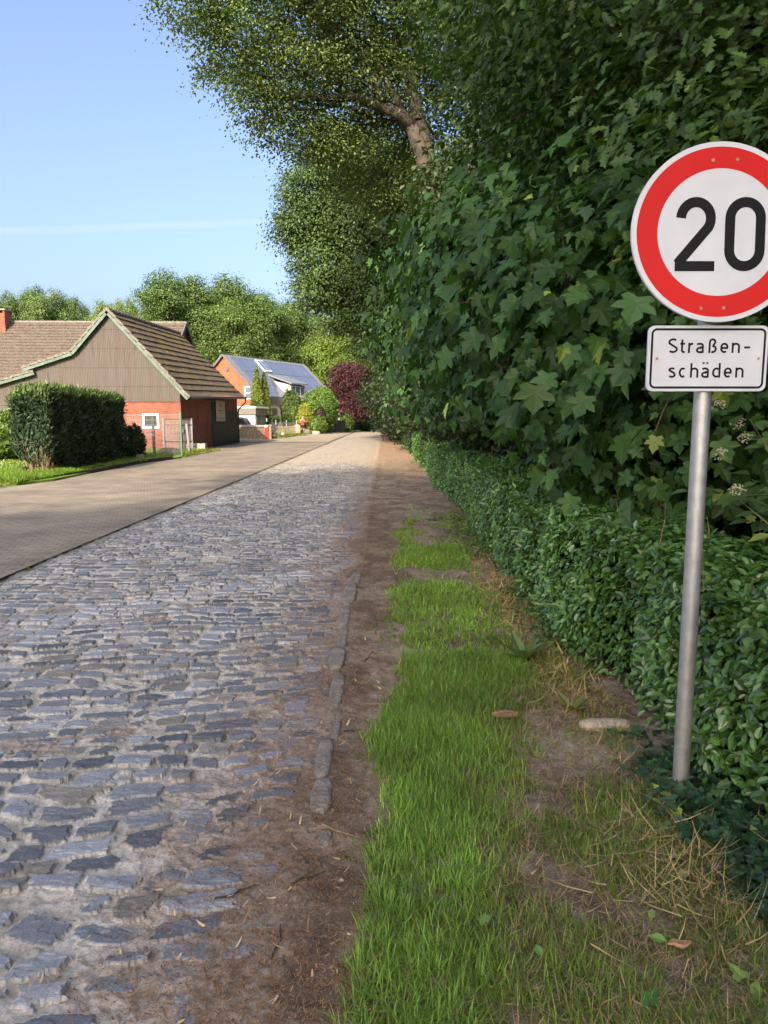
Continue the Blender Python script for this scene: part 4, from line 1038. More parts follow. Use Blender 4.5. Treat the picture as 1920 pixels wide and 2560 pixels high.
m = MB(); m.bar((px_ + .36, py_ + .44, 1.22), (px_ + .62, py_ + .70, 1.26), .03, .01); m.bar((px_ + .36, py_ + .46, 1.20), (px_ + .60, py_ + .74, 1.20), .03, .01); m.build('blade', M['grey_metal'], sh)
m = MB(); m.bar((px_ + .36, py_ + .44, 1.22), (px_ - .04, py_ + .36, 1.14), .03, .03); m.build('handle', M['wood'], sh)
M['petiole'] = pmat('petiole', (.17, .085, .05), .3, 20, .7)
T['sycamore_curl'] = template([(.03, 0), (.28, -.08), (.44, .08), (.33, .22), (.50, .34), (.58, .56), (.38, .52), (.25, .50), (.28, .66), (.12, .80), (0, .94)], .22, .45, .55)
# ------------------------------------------------------------------ clipped conifer hedge by the drive
rng = np.random.default_rng(5)
ch_ = empty('conifer_hedge', (-9.4, 22, 0), 'dense square-clipped dark conifer hedge with a top coloured for fresh growth and sun', 'hedge')
X0, X1, Y0, Y1, HZ = -9.42, -8.55, 18.2, 25.6, 2.28
SHR = -.10
m = MB(); m.bb(X0 + .28, X1 - .28, Y0 + .45, Y1 - .3, .25, HZ - .25)
for v in m.v: v.x += SHR * (v.y - Y0)
m.build('core', M['inner'], ch_)
def hedge_surface(n, x0, x1, y0, y1, z0, z1, rng):
    A = np.array([(y1 - y0) * (z1 - z0), (y1 - y0) * (z1 - z0), (x1 - x0) * (z1 - z0), (x1 - x0) * (z1 - z0), (x1 - x0) * (y1 - y0)])
    f = rng.choice(5, n, p=A / A.sum()); u = rng.random(n); v = rng.random(n)
    P = np.zeros((n, 3)); Nn = np.zeros((n, 3))
    for k, (nx, ny, nz) in enumerate(((-1, 0, 0), (1, 0, 0), (0, -1, 0), (0, 1, 0), (0, 0, 1))):
        s = f == k; Nn[s] = (nx, ny, nz)
        P[s, 0] = (x0 if nx < 0 else x1) if nx else x0 + (x1 - x0) * u[s]
        P[s, 1] = (y0 if ny < 0 else y1) if ny else y0 + (y1 - y0) * (u[s] if nx else v[s])
        P[s, 2] = z1 if nz else z0 + (z1 - z0) * v[s]
    return P, Nn
P, Nn = hedge_surface(52000, X0, X1, Y0, Y1, .12, HZ, rng)
bump = fbm(P[:, 0] * 1.7 + P[:, 1] * 1.7, P[:, 2] * 1.4 + P[:, 1] * .5, 91, 3) - .5
dep = np.abs(rng.standard_normal(len(P))) * .12
P = P + Nn * (bump * .34 - dep)[:, None] + rng.standard_normal(P.shape) * .03
low = (P[:, 2] < .95) & (rng.random(len(P)) < ss(.95, .25, P[:, 2]) * np.where(P[:, 1] < Y0 + .9, .93, .55)); P, Nn = P[~low], Nn[~low]
n = len(P); up = np.where(Nn[:, 2:3] > .5, .9, .75)
Tt = Nn * .55 + np.array((0, 0, 1.0)) * up + rng.standard_normal((n, 3)) * .35
Nl = Nn + rng.standard_normal((n, 3)) * .6
c = leafcols(rng, n, (.030, .060, .030), .28, .15); fresh = ss(2.05, 2.35, P[:, 2] + rng.standard_normal(n) * .1)
c = mix(c, np.array((.12, .19, .045))[None] * np.ones((n, 1)), fresh)  # lighter top colour stands for new growth and for sunlight on it
rx = (P[:, 0] - (X0 + X1) / 2) / ((X1 - X0) / 2); ry = (P[:, 1] - (Y0 + Y1) / 2) / ((Y1 - Y0) / 2)
P[:, 2] -= .12 * ss(.7, 1.0, np.abs(rx)) * ss(1.6, 2.2, P[:, 2]) + .15 * ss(.92, 1.0, np.abs(ry)) * ss(1.6, 2.2, P[:, 2])
P[:, 0] += (1 - ss(0, .9, P[:, 2])) * .16 * np.where(P[:, 1] < Y0 + .8, -rx, 0); P[:, 0] += SHR * (P[:, 1] - Y0)
leaves('foliage', P, Nl, Tt, .11 + .10 * rng.random(n), 'spray', c, M['leaf'], ch_)
m = MB(); rg = random.Random(7)
for i in range(46):
    y = Y0 + .25 + (Y1 - Y0 - .5) * (i / 46) ** 1.5; x = rg.uniform(X0 + .3, X1 - .12) if y > Y0 + .7 else rg.uniform(X0 + .2, X1 - .05)
    m.tube([(x, y, 0), (x + rg.uniform(-.08, .08), y + rg.uniform(-.08, .08), .5), (x + rg.uniform(-.2, .2), y + rg.uniform(-.2, .2), 1.2)], [.025, .02, .008], 5)
for i in range(150):
    x = rg.uniform(X0 + .05, X1 + .02); y = rg.uniform(Y0 - .02, Y0 + .35); m.tube([(x * .6 + (X0 + X1) / 2 * .4, y + .15, rg.uniform(.0, .2)), (x, y, rg.uniform(.5, .95))], [.008, .004], 3)

for v in m.v: v.x += SHR * (v.y - Y0)
m.build('stems', M['wood'], ch_)

# shrubs beside it
def bush(name, label, cat, c, r, seed, col_, n=4200, leaf=.12, tmpl='leaf4', mat=None, group=None, upt=.5, core=True, stem=True, pointy=0, **kw):
    root = empty(name, (c[0], c[1], 0), label, cat, group); rg = np.random.default_rng(seed)
    d = nrm(rg.standard_normal((n, 3))); b = fbm(d[:, 0] * 2.6 + 5 + seed, d[:, 1] * 2.6 + d[:, 2] * 2.1, seed, 3) - .5
    k = (.93 - np.abs(rg.standard_normal(n)) * .11 + b * .42)
    P = d * k[:, None]
    if pointy:
        zz = (P[:, 2] + 1) / 2; sc = np.clip(1.25 - zz, .05, 1.2) ** pointy; P[:, 0] *= sc; P[:, 1] *= sc
    P = P * np.array(r) + np.array(c)
    ok = P[:, 2] > .02; P = P[ok]; d = d[ok]; m_ = len(P)
    cc = leafcols(rg, m_, col_, .22, .2) * (1 + 1.0 * b[ok][:, None])
    leaves('foliage', P, d + rg.standard_normal((m_, 3)) * .55, d * .5 + np.array((0, 0, upt)) + rg.standard_normal((m_, 3)) * .5, leaf * (.6 + .8 * rg.random(m_)), tmpl, np.clip(cc, .004, .9), mat or M['leaf'], root)
    mm = MB(); q = random.Random(seed)
    for i in range(7): mm.tube([(c[0] + q.uniform(-.15, .15), c[1] + q.uniform(-.15, .15), -.05), (c[0] + q.uniform(-.4, .4) * r[0], c[1] + q.uniform(-.4, .4) * r[1], c[2]), (c[0] + q.uniform(-.6, .6) * r[0] * (0.3 if pointy else 1), c[1] + q.uniform(-.6, .6) * r[1] * (0.3 if pointy else 1), c[2] + r[2] * .6)], [.05 * r[0], .035 * r[0], .01], 5)
    mm.build('stems', M['twig'], root)
    if core:
        mm = MB(); q = random.Random(seed); f = .55 if not pointy else .38
        mm.ball((c[0], c[1], c[2] * .95), (r[0] * f, r[1] * f, r[2] * .68), 12, 9, .12, q); mm.build('inner_twigs', M['inner'], root, smooth=True)
    return root
bush('laurel_shrub', 'light green broad-leaved shrub left of the clipped conifer hedge', 'shrub', (-13.3, 24.2, .85), (1.7, 1.1, .95), 21, (.085, .15, .03), 4200, .17, 'oval')
bush('rhododendron', 'dark low shrub at the far end of the conifer hedge', 'shrub', (-9.2, 26.2, .5), (.40, .6, .85), 22, (.022, .045, .018), 1500, .14, 'long')
c0 = gat(245, 1162, .07); rock('field_stone', 'small rounded stone at the foot of the conifer hedge', (-8.55, 25.0, .12), (.16, .13, .14), 33, M['stone'])

# front-garden plants
def B_at(px, py, Y): return at(px, py, Y)
def gbush(name, label, cat, px, ytop, wpx, Y, seed, col_, n, leaf, **kw):
    t_ = B_at(px, ytop, Y); h = t_.z; r = wpx / 1775 * Y / 2
    return bush(name, label, cat, (t_.x, Y, h * .5), (r, r, h * .53), seed, col_, n, leaf, **kw)
gbush('thuja_tree', 'slim pointed light green thuja, the taller one by the orange gable', 'tree', 641, 922, 44, 69.5, 41, (.13, .18, .035), 5200, .24, pointy=.9, tmpl='spray')
gbush('thuja_tree', 'slim pointed light green thuja, the shorter right-hand one', 'tree', 660, 934, 40, 70.5, 42, (.13, .18, .035), 5200, .24, pointy=.9, tmpl='spray')
gbush('round_shrub', 'mid green leafy round tree before the white extension', 'shrub', 726, 976, 56, 74, 43, (.075, .135, .035), 6000, .22)
gbush('cypress_shrub', 'large rounded bright green conifer in front of the solar house', 'shrub', 799, 968, 96, 75, 44, (.085, .165, .03), 11000, .28, tmpl='spray')
gbush('golden_shrub', 'yellow-green rounded bush being trimmed by the person', 'shrub', 762, 1009, 52, 73.4, 45, (.20, .23, .03), 6500, .16)
gbush('purple_shrub', 'small purple-brown shrub between the yellow bush and the big conifer', 'shrub', 801, 1018, 28, 73.3, 46, (.055, .038, .035), 2500, .16)
gbush('low_shrub', 'low green shrub behind the light grey railing', 'shrub', 797, 1040, 42, 72.6, 50, (.08, .14, .03), 2400, .2)
gbush('low_shrub', 'feathery green bushes between the arched and the dark fence', 'shrub', 866, 1034, 34, 83, 51, (.07, .13, .03), 2400, .22)
gbush('low_shrub', 'green shrub growing through the dark green fence', 'shrub', 914, 1036, 44, 91, 52, (.07, .125, .03), 2800, .25)
gbush('low_shrub', 'bright sunlit bush at the bend of the street', 'shrub', 941, 1024, 30, 100, 53, (.10, .17, .04), 2600, .25)
gbush('low_shrub', 'clipped green hedge block under the pair of thujas', 'shrub', 637, 1002, 40, 67.6, 54, (.085, .15, .035), 2800, .2)
c0 = at(697, 1062, 71.5); tp = bush('topiary', 'small round clipped green ball tree by the white wall', 'shrub', (c0.x, 70, 1.5), (.36, .36, .38), 47, (.05, .095, .025), 1600, .12)

# copper beech
def cb_():
    b = at(872, 1062, 84); x, y = b.x, 84
    root = empty('copper_beech', (x, y, 0), 'dark purple-leaved copper beech at the end of the street', 'tree')
    B = [(x - .2, y, 3.9, 2.2, 2, 2.2), (x + .7, y, 6.0, 2.0, 2, 1.9), (x - .8, y, 6.2, 1.7, 1.8, 1.7), (x + .1, y, 7.4, 1.7, 1.6, 1.25), (x + 1.4, y - .2, 4.3, 1.6, 1.7, 1.9), (x - 1.4, y, 4.6, 1.3, 1.4, 1.6), (x + .6, y, 2.6, 1.9, 1.7, 1.4)]
    trunk(root, [(x, y, 0), (x, y, 1.2), (x + .1, y, 3), (x, y, 6.5)], [.22, .18, .14, .04], B, 61, M['bark'])
    crown(root, 61, B, 620, 34, .38, 'leaf4', .19, (.062, .022, .026), var=.35, clvar=.35, inner=.3, hue=.1)
cb_()

# ------------------------------------------------------------------ background trees
OAK = (.082, .146, .042); LIME = (.125, .205, .038)
def place(proto, x, y, s, rz, label, sz=None):
    o = copy_tree(proto); o.location = (x, y, 0); o.rotation_euler = (0, 0, rz); o.scale = (s, s, sz or s); tag(o, label); return o
G = 'tall trees behind the houses'
pA = tree('oak_tree', 'tall full oak with the highest crown behind the solar house', 'tree', (-27.9, 100, 0), 21.3, 5.2, 101, OAK, 2000, 30, .6, .29, group=G, clvar=.3, low=.2, tr=.5, nb=30, inner=.5, var=.12, rand=.36)
pB = tree('oak_tree', 'broad oak rising between the barn roof and the solar house', 'tree', (-19.5, 97, 0), 17.5, 4.8, 102, (.090, .155, .042), 1900, 30, .58, .27, group=G, clvar=.3, low=.18, tr=.45, nb=28, inner=.5, var=.12, rand=.36)
pC = tree('lime_tree', 'bright yellow-green tree behind the copper beech', 'tree', (-8.0, 108, 0), 14.5, 4.2, 103, LIME, 1800, 30, .53, .26, group=G, clvar=.28, low=.1, tr=.4, nb=26, inner=.5, var=.12, rand=.36)
for k, (pr, px, Y, ht, rp_, l) in enumerate((
    (pB, 2, 90, 742, 42, 'tree at the far left over the farmhouse chimney'), (pA, 55, 92, 734, 44, 'rounded oak second from the left above the farmhouse roof'),
    (pB, 118, 88, 729, 56, 'third tree from the left, above the middle of the farmhouse roof'), (pA, 186, 95, 746, 36, 'oak crown just left of the barn ridge peak'),
    (pC, 262, 90, 757, 44, 'lower loose tree right behind the barn ridge peak'), (pC, 317, 92, 747, 26, 'thin-topped tree right of the barn ridge'),
    (pB, 352, 104, 776, 26, 'low tree in the gap right of the barn ridge'),
    (pB, 548, 106, 707, 84, 'oak behind the solar house gable'), (pA, 632, 108, 737, 70, 'oak over the middle of the solar roof'), (pA, 690, 112, 752, 64, 'oak over the right half of the solar roof'),
    (pB, 752, 112, 776, 62, 'oak above the right end of the solar roof'), (pC, 742, 118, 820, 70, 'yellow-green tree between the solar house and the copper beech'),
    (pC, 905, 122, 826, 80, 'sunlit yellow-green tree right of the copper beech'), (pC, 845, 118, 850, 60, 'bright tree directly above the copper beech'), (pB, 965, 128, 850, 80, 'darker tree closing the end of the street'), (pB, 1010, 135, 830, 90, 'tree far down the street behind the hedge end'), (pA, 420, 104, 725, 60, 'oak left of the tallest oak, over the farmhouse roof end'))):
    top = at(px, ht, Y); h0 = {pA: 21.3, pB: 17.5, pC: 14.5}[pr]; r0 = {pA: 5.2, pB: 4.8, pC: 4.2}[pr]
    s = top.z / h0 * 1.02
    place(pr, top.x, Y, rp_ * Y / 1775 / r0 * 1.12, k * 1.7, l, s)
# far-off wood that closes the horizon
root = None
rngw = np.random.default_rng(77); bl = []
for x in np.arange(-150, 60, 6.5): bl.append((x, 165 + rngw.uniform(-4, 4), rngw.uniform(4, 7), 5.5, 4, rngw.uniform(5, 8)))
def farwood():
    o = empty('far_wood_anchor', (0, 165, 0)); c_ = crown(o, 77, bl, 2600, 10, 1.2, 'leaf4', 1.1, (.045, .085, .02), name='far_wood')
    c_.parent = None; c_.location = (0, 165, 0); bpy.data.objects.remove(o); tag(c_, None, None, None, 'stuff')
farwood()

# ------------------------------------------------------------------ big beech over the road and the oak behind it
BE = (.088, .140, .044)
def beech():
    root = empty('beech_tree', (2.7, 28, 0), 'big old beech with a forked trunk and a long limb over the road', 'tree')
    B = [(-6.3, 27, 16.6, 2.0, 2.3, 1.5), (-5.0, 27.4, 14.7, 2.0, 2.4, 1.6), (-3.9, 27, 18.6, 2.8, 3.2, 2.2), (-3.6, 27.5, 12.7, 1.6, 2.0, 1.3), (-2.6, 27, 15.6, 2.4, 3, 2.2),
         (-1.2, 27, 19.2, 3, 3.5, 2.6), (-1.0, 28, 13.8, 2.2, 2.6, 1.6), (-.6, 29, 16.6, 2.6, 3, 2.4), (1.4, 27, 18, 2.6, 3, 3), (1.2, 30, 14.5, 2.3, 2.4, 2.2), (3.6, 28, 16, 2.8, 3.2, 3.4),
         (-2.2, 28.5, 12.0, 1.5, 1.8, 1.0), (3.0, 30, 11.5, 2.2, 2.2, 2.0), (-5.9, 26, 18.8, 1.8, 2.2, 1.6), (-4.6, 27.2, 12.9, .9, 1.2, 1.0), (0, 31, 11.2, 2.2, 2, 1.6), (2, 27, 22, 5, 5, 2.5), (-3, 28, 21.5, 3.5, 4, 2)]
    f = Vector((1.30, 28, 12.6))
    mb = MB()
    mb.tube([(2.75, 28, -.2), (2.5, 28, 2), (2.25, 28, 5), at(1085, 540, 28), at(1066, 440, 28), at(1050, 372, 28), at(1026, 308, 28)], [.40, .35, .32, .29, .28, .27, .24], 14)
    mb.tube([at(1066, 440, 28.1), at(1068, 380, 28.2), at(1050, 310, 28.3), at(1030, 230, 28.3), at(1042, 140, 28.3), at(1046, 20, 28.2)], [.27, .25, .24, .22, .19, .14], 12)
    mb.tube([at(1030, 315, 28), at(1000, 285, 27.9), at(962, 272, 27.8), at(905, 247, 27.6), at(880, 243, 27.5), at(820, 246, 27.3), at(760, 240, 27.2), at(690, 236, 27), at(560, 200, 26.8)], [.26, .22, .19, .16, .155, .13, .11, .08, .03], 10)
    mb.tube([at(960, 272, 27.8), at(945, 220, 27.4), at(900, 120, 27), at(820, 60, 26.6)], [.12, .10, .07, .03], 8)
    mb.tube([at(735, 240, 27.1), at(722, 262, 27), at(712, 290, 26.9)], [.05, .04, .02], 6)
    mb.tube([at(1026, 310, 28), at(985, 240, 27.8), at(940, 150, 27.4), at(830, 60, 27)], [.17, .14, .10, .05], 8)
    rg = random.Random(3)
    for b in B:
        c = Vector(b[:3]); a = f.lerp(c, .35) if c.z > 12 else f; pts = limb_pts(a, c, rg)
        mb.tube(pts, [.07, .06, .05, .04, .03, .015], 5, False)
    mb.build('trunk', M['bark_beech'], root, smooth=True)
    crown(root, 301, B, 3300, 72, .36, 'leaf4', .120, BE, inner=.30, sag=.75, up=1.0, outw=.5, down=.55, clvar=.28, flat=.42, var=.14, hue=.2, rand=.34)
beech()
def oak():
    root = empty('roadside_oak', (2.0, 46, 0), 'tall oak behind the beech with its crown hanging low over the road', 'tree')
    B = [(-4.2, 45, 15.2, 2.0, 2.4, 1.9), (-5.0, 45, 12.9, 1.7, 2, 1.5), (-3.4, 45, 11.2, 2.1, 2.4, 1.8), (-3.9, 44.5, 9.2, 1.6, 1.8, 1.2), (-1.6, 45, 9.6, 2.2, 2.4, 1.8), (-1.4, 45, 13.4, 2.8, 2.6, 2.4), (-1.8, 45, 17, 2.8, 2.6, 2.0),
         (.8, 46, 11, 2.6, 2.4, 2.8), (.8, 46, 15.8, 2.8, 2.6, 2.6), (3.2, 46, 13, 2.8, 2.6, 3.4), (.0, 44, 7.6, 1.9, 2.2, 1.3), (-2.6, 44.5, 7.4, 1.1, 1.4, .8), (2.5, 45, 8, 2, 2, 1.6), (-1.0, 43.5, 6.0, 1.2, 1.4, .8)]
    path = [(2.2, 46, -.2), (2.0, 46, 3), (1.4, 46, 7), (.6, 46, 11), (-.2, 46, 16)]
    trunk(root, path, [.5, .42, .36, .26, .08], B, 71, M['bark'], .35)
    crown(root, 302, B, 4600, 36, .42, 'leaf4', .175, (.075, .135, .044), inner=.4, clvar=.25, flat=.5, var=.14, rand=.34)
oak()
# ------------------------------------------------------------------ near trees that hang over the holly hedge
def sycamore(name, label, base, B, seed, ncl, per, lsize, colr, rad=.30):
    root = empty(name, base, label, 'tree')
    x, y, z = base
    trunk(root, [(x, y, -.2), (x - .1, y, 1.5), (x - .2, y, 3.2), (x - .3, y, 5.5)], [.2, .17, .12, .04], B, seed, M['bark'], .3, twigs=5, start=(.2, .9))
    rg = np.random.default_rng(seed)
    P, out, k, cc = crown_points(rg, B, ncl, per, rad * .85, .50, .8); ok = (P[:, 2] > .85) & ((P[:, 0] > 1.1) | (P[:, 2] > 1.35)); P, out, k = P[ok], out[ok], k[ok]; n = len(P)
    Nn = out * .75 + np.array((-.30, -.25, .75)) + rg.standard_normal((n, 3)) * .33
    Tt = out * .35 + np.array((-.25, -.1, -.85)) + rg.standard_normal((n, 3)) * .38
    S = lsize * (.38 + .95 * rg.random(n) ** 1.2)
    c = leafcols(rg, n, colr, .20, .22, .018) * (1 + .3 * rg.standard_normal((len(cc), 1)).clip(-1.6, 1.8))[k]
    c = np.clip(c, .004, .9); kk = np.arange(n) % 3
    V_ = S * (.8 + .45 * rg.random(n))
    cr = leaves('crown', P[kk > 0], Nn[kk > 0], Tt[kk > 0], S[kk > 0], 'sycamore', c[kk > 0], M['leaf_gloss'], root, wid=V_[kk > 0])
    leaves('curled_leaves', P[kk == 0], Nn[kk == 0], Tt[kk == 0], S[kk == 0] * .9, 'sycamore_curl', c[kk == 0], M['leaf_gloss'], cr, wid=V_[kk == 0] * .75)
    q = random.Random(seed); mb = MB()
    for i in range(260):
        j = q.randrange(n); e = Vector(P[j]); o_ = Vector(out[j]); a = e - o_ * q.uniform(.35, .7) - Vector((0, 0, q.uniform(-.05, .2)))
        mb.tube([a, a.lerp(e, .5) + Vector((q.gauss(0, .03), q.gauss(0, .03), .03)), e], [.006, .004, .002], 4, False)
    tag(mb.build('twigs', M['petiole'], root), None, None, None, 'stuff')
SY_ = (.036, .094, .024)
sycamore('sycamore_tree', 'large-leaved sycamore hanging over the hedge left of the round sign', (3.4, 7.4, 0),
    [(2.0, 8.6, 2.9, 1.75, 1.9, 1.25), (1.55, 6.1, 2.25, 1.0, 1.5, 1.0), (2.15, 4.9, 1.75, .95, 1.1, .85), (2.75, 7.4, 3.0, 1.5, 1.8, .95), (2.1, 10.8, 3.3, 1.8, 1.9, 1.7), (2.75, 4.2, 1.5, .8, .8, .75), (1.4, 8.2, 3.2, 1.05, 1.2, .65), (2.2, 6.2, 1.5, .8, 1.2, .55)],
    401, 900, 24, .140, SY_)
sycamore('sycamore_tree', 'second sycamore further along the hedge before the beech trunk', (3.2, 16, 0),
    [(2.2, 14.5, 3.4, 1.9, 2.0, 1.5), (2.1, 16.5, 4.5, 1.9, 2.2, 1.3), (2.0, 18.5, 3.4, 1.8, 2, 1.9), (2.7, 13, 4.4, 1.8, 2, 1.2), (2.6, 20, 5.0, 1.9, 2.2, 1.6), (1.8, 13.5, 2.0, 1.1, 1.4, .8), (1.3, 15.5, 3.8, 1.0, 1.4, .7)],
    402, 900, 24, .155, SY_, .36)
def near_oak():
    root = empty('field_oak', (4.6, 6.6, 0), 'small-leaved oak whose branches spread above the sycamore and behind the sign', 'tree')
    B = [(2.2, 6.4, 5.1, 1.5, 1.8, 1.0), (2.0, 8.6, 6.1, 1.5, 1.9, 1.4), (2.6, 5.0, 4.1, 1.2, 1.3, .7), (2.15, 4.2, 2.75, .85, .8, .55), (3.0, 4.6, 3.3, 1.2, 1.2, .7), (3.2, 6.6, 6.8, 1.9, 2.1, 1.2), (4.0, 4.8, 5.0, 1.6, 1.8, 1.4),
         (2.9, 3.5, 2.2, .7, .7, .8), (3.2, 3.4, 3.6, .9, 1.0, .7), (2.0, 10.5, 7.6, 1.7, 1.9, 1.5), (3.4, 9, 8.2, 2, 2, 1.5), (4.6, 3.2, 3.4, 1.2, 1.4, 1.6), (1.9, 7.3, 4.6, 1.0, 1.3, .6), (2.4, 5.2, 3.6, 1.0, 1.1, .6), (2.3, 6.6, 4.4, 1.1, 1.3, .7), (2.5, 9.5, 5.2, 1.6, 1.6, .9)]
    trunk(root, [(4.6, 6.6, -.2), (4.4, 6.5, 2), (4.0, 6.4, 4.5), (3.6, 6.6, 7.5)], [.24, .2, .15, .05], B, 72, M['bark'], .3, twigs=6, start=(.25, .95))
    rg = np.random.default_rng(403)
    P, out, k, cc = crown_points(rg, B, 1900, 34, .20, .55, .5); n = len(P)
    Nn = out * .6 + np.array((-.2, -.2, .9)) + rg.standard_normal((n, 3)) * .5
    Tt = out * .7 + np.array((-.15, -.1, -.2)) + rg.standard_normal((n, 3)) * .6
    c = leafcols(rg, n, (.042, .092, .022), .22, .28, .02) * (1 + .22 * rg.standard_normal((len(cc), 1)).clip(-1.7, 1.7))[k]
    leaves('crown', P, Nn, Tt, .088 * (.6 + .7 * rg.random(n)), 'lobed', np.clip(c, .004, .9), M['leaf_gloss'], root)
near_oak()
# woodland trees and shrubs behind: one proto each, copied
G2 = 'woodland trees behind the hedge'
pW = tree('woodland_tree', 'dark woodland tree deep behind the hedge and road sign', 'tree', (6.4, 5.5, 0), 11, 3.4, 501, (.028, .052, .016), 1300, 24, .42, .17, group=G2, low=.06, tr=.22, nb=22)
for k, (x, y, s) in enumerate(((6.6, 1.5, 1.0), (6.2, 10.5, 1.1), (5.6, 15.5, 1.15), (5.2, 21, 1.1), (7.5, 26, 1.3), (5.6, 32, 1.2), (6.0, 38, 1.3), (9.5, 8, 1.3), (9.5, 16, 1.35), (10, 2, 1.2), (6, 52, 1.4), (5.5, 60, 1.4), (4.0, 70, 1.3), (4.5, 80, 1.3), (4.5, 92, 1.3), (3.8, 104, 1.3))):
    place(pW, x, y, s, k * 1.31, 'dark woodland tree deep behind the hedge and road sign')
pS = tree('hazel_shrub', 'dark leafy shrub growing up right behind the clipped hedge', 'shrub', (3.2, 11.5, 0), 3.2, 1.5, 502, (.026, .050, .018), 620, 26, .22, .11, group='shrubs behind the hedge', low=.02, tr=.05, nb=16)
for k, (x, y, s) in enumerate(((3.3, 8.5, .8), (3.1, 14.2, 1.1), (3.0, 17, 1.25), (2.9, 20, 1.3), (3.2, 23, 1.4), (2.9, 26, 1.4), (2.7, 30, 1.5), (2.6, 33.5, 1.6), (2.5, 37, 1.6), (2.4, 41, 1.7), (1.9, 46, 1.7), (1.6, 51, 1.7), (1.8, 57, 1.8), (1.6, 64, 1.9), (1.7, 72, 2.0), (1.9, 81, 2.0), (3.4, 5.3, .75), (3.2, 3.6, .55))):
    place(pS, x, y, s, k * 2.1, 'dark leafy shrub growing up right behind the clipped hedge')
# tall trees well behind the viewer: they shade the near road
pT = tree('shade_tree', 'tall leafy tree far behind the viewer shading the road', 'tree', (-12.6, -33, 0), 32, 5.3, 503, (.058, .105, .022), 900, 26, .7, .45, group='trees behind the viewer', low=.46, tr=.45, nb=16)
for k, (x, y, s) in enumerate(((-6.5, -31, .96), (.0, -30, .94), (6.5, -26, .86))):
    place(pT, x, y, s * 1.1, k * 1.9, 'tall leafy tree far behind the viewer shading the road', s)
place(pT, -18.6, -34, .86, 2.2, 'tall leafy tree far behind the viewer shading the road', .86)
# ------------------------------------------------------------------ clipped holly hedge along the verge
rng = np.random.default_rng(11)
hh = empty('holly_hedge', (1.5, 20, 0), 'long low clipped hedge of small glossy leaves along the verge', 'hedge')
HX0, HX1, HH = 1.16, 1.84, .83
def hprof(y): return .10 * ss(4.2, 2.7, np.asarray(y, dtype=float)) + .05 * np.sin(y * .7) + .03 * np.sin(y * 1.9 + 1)
m = MB(); ys_ = np.arange(1.4, 44.3, .5)
for a, b in zip(ys_, ys_[1:]):
    o = .5 * (hprof(a) + hprof(b)); m.bb(HX0 + .12 + o, HX1 - .10, a, b - .002, .04, HH - .12 + .10 * float(ss(12, 44, a)))
m.build('inner_twigs', M['inner'], hh)
def hleaves(n, y0, y1, tmpl, size, depth, seed):
    rg = np.random.default_rng(seed)
    L = y1 - y0; A = np.array([HH, HX1 - HX0, .35 * HH]); f = rg.choice(3, n, p=A / A.sum())
    y = y0 + L * rg.random(n); v = rg.random(n); P = np.zeros((n, 3)); Nn = np.zeros((n, 3)); o = hprof(y)
    hz = HH + .16 * ss(12, 44, y)
    s = f == 0; P[s] = np.stack([HX0 + o[s] + .10 * (v[s] < .12) * 0, y[s], .03 + (hz[s] - .03) * v[s]], -1); Nn[s] = (-1, 0, .15)
    s = f == 1; P[s] = np.stack([HX0 + o[s] + (HX1 - HX0 - o[s]) * v[s], y[s], hz[s]], -1); Nn[s] = (-.1, 0, 1)
    s = f == 2; P[s] = np.stack([np.full(s.sum(), HX1), y[s], .03 + (hz[s] - .03) * v[s]], -1); Nn[s] = (1, 0, .2)
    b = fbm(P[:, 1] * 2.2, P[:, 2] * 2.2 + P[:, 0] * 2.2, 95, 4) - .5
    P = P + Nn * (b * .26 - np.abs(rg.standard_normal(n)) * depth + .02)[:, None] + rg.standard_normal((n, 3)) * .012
    thin = (P[:, 2] < .16) & (rg.random(n) < .55); P, Nn, b = P[~thin], Nn[~thin], b[~thin]; n = len(P)
    Tt = Nn * .7 + np.array((-.2, -.1, .55)) + rg.standard_normal((n, 3)) * .55
    Nl = Nn * .8 + np.array((-.1, -.1, .65)) + rg.standard_normal((n, 3)) * .50
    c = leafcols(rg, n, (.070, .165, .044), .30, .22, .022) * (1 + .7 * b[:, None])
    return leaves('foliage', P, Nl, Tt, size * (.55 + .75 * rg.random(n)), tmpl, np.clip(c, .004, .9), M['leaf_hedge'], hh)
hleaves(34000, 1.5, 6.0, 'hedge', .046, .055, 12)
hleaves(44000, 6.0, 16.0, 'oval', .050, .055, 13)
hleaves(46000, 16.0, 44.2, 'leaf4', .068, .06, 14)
P, Nn = hedge_surface(2600, HX0, HX1, 44.0, 44.4, .05, HH + .16, rng)
# a few shoots growing out of the top
m = MB(); rg = random.Random(5)
for i in range(60):
    y = 1.8 + 20 * rg.random() ** 1.6; x = rg.uniform(HX0 + .05, HX1); m.tube([(x, y, .78), (x + rg.uniform(-.03, .03), y, .90 + rg.uniform(0, .08))], [.003, .0015], 4)
tag(m.build('shoots', M['wood'], hh), None, None, None, 'stuff')

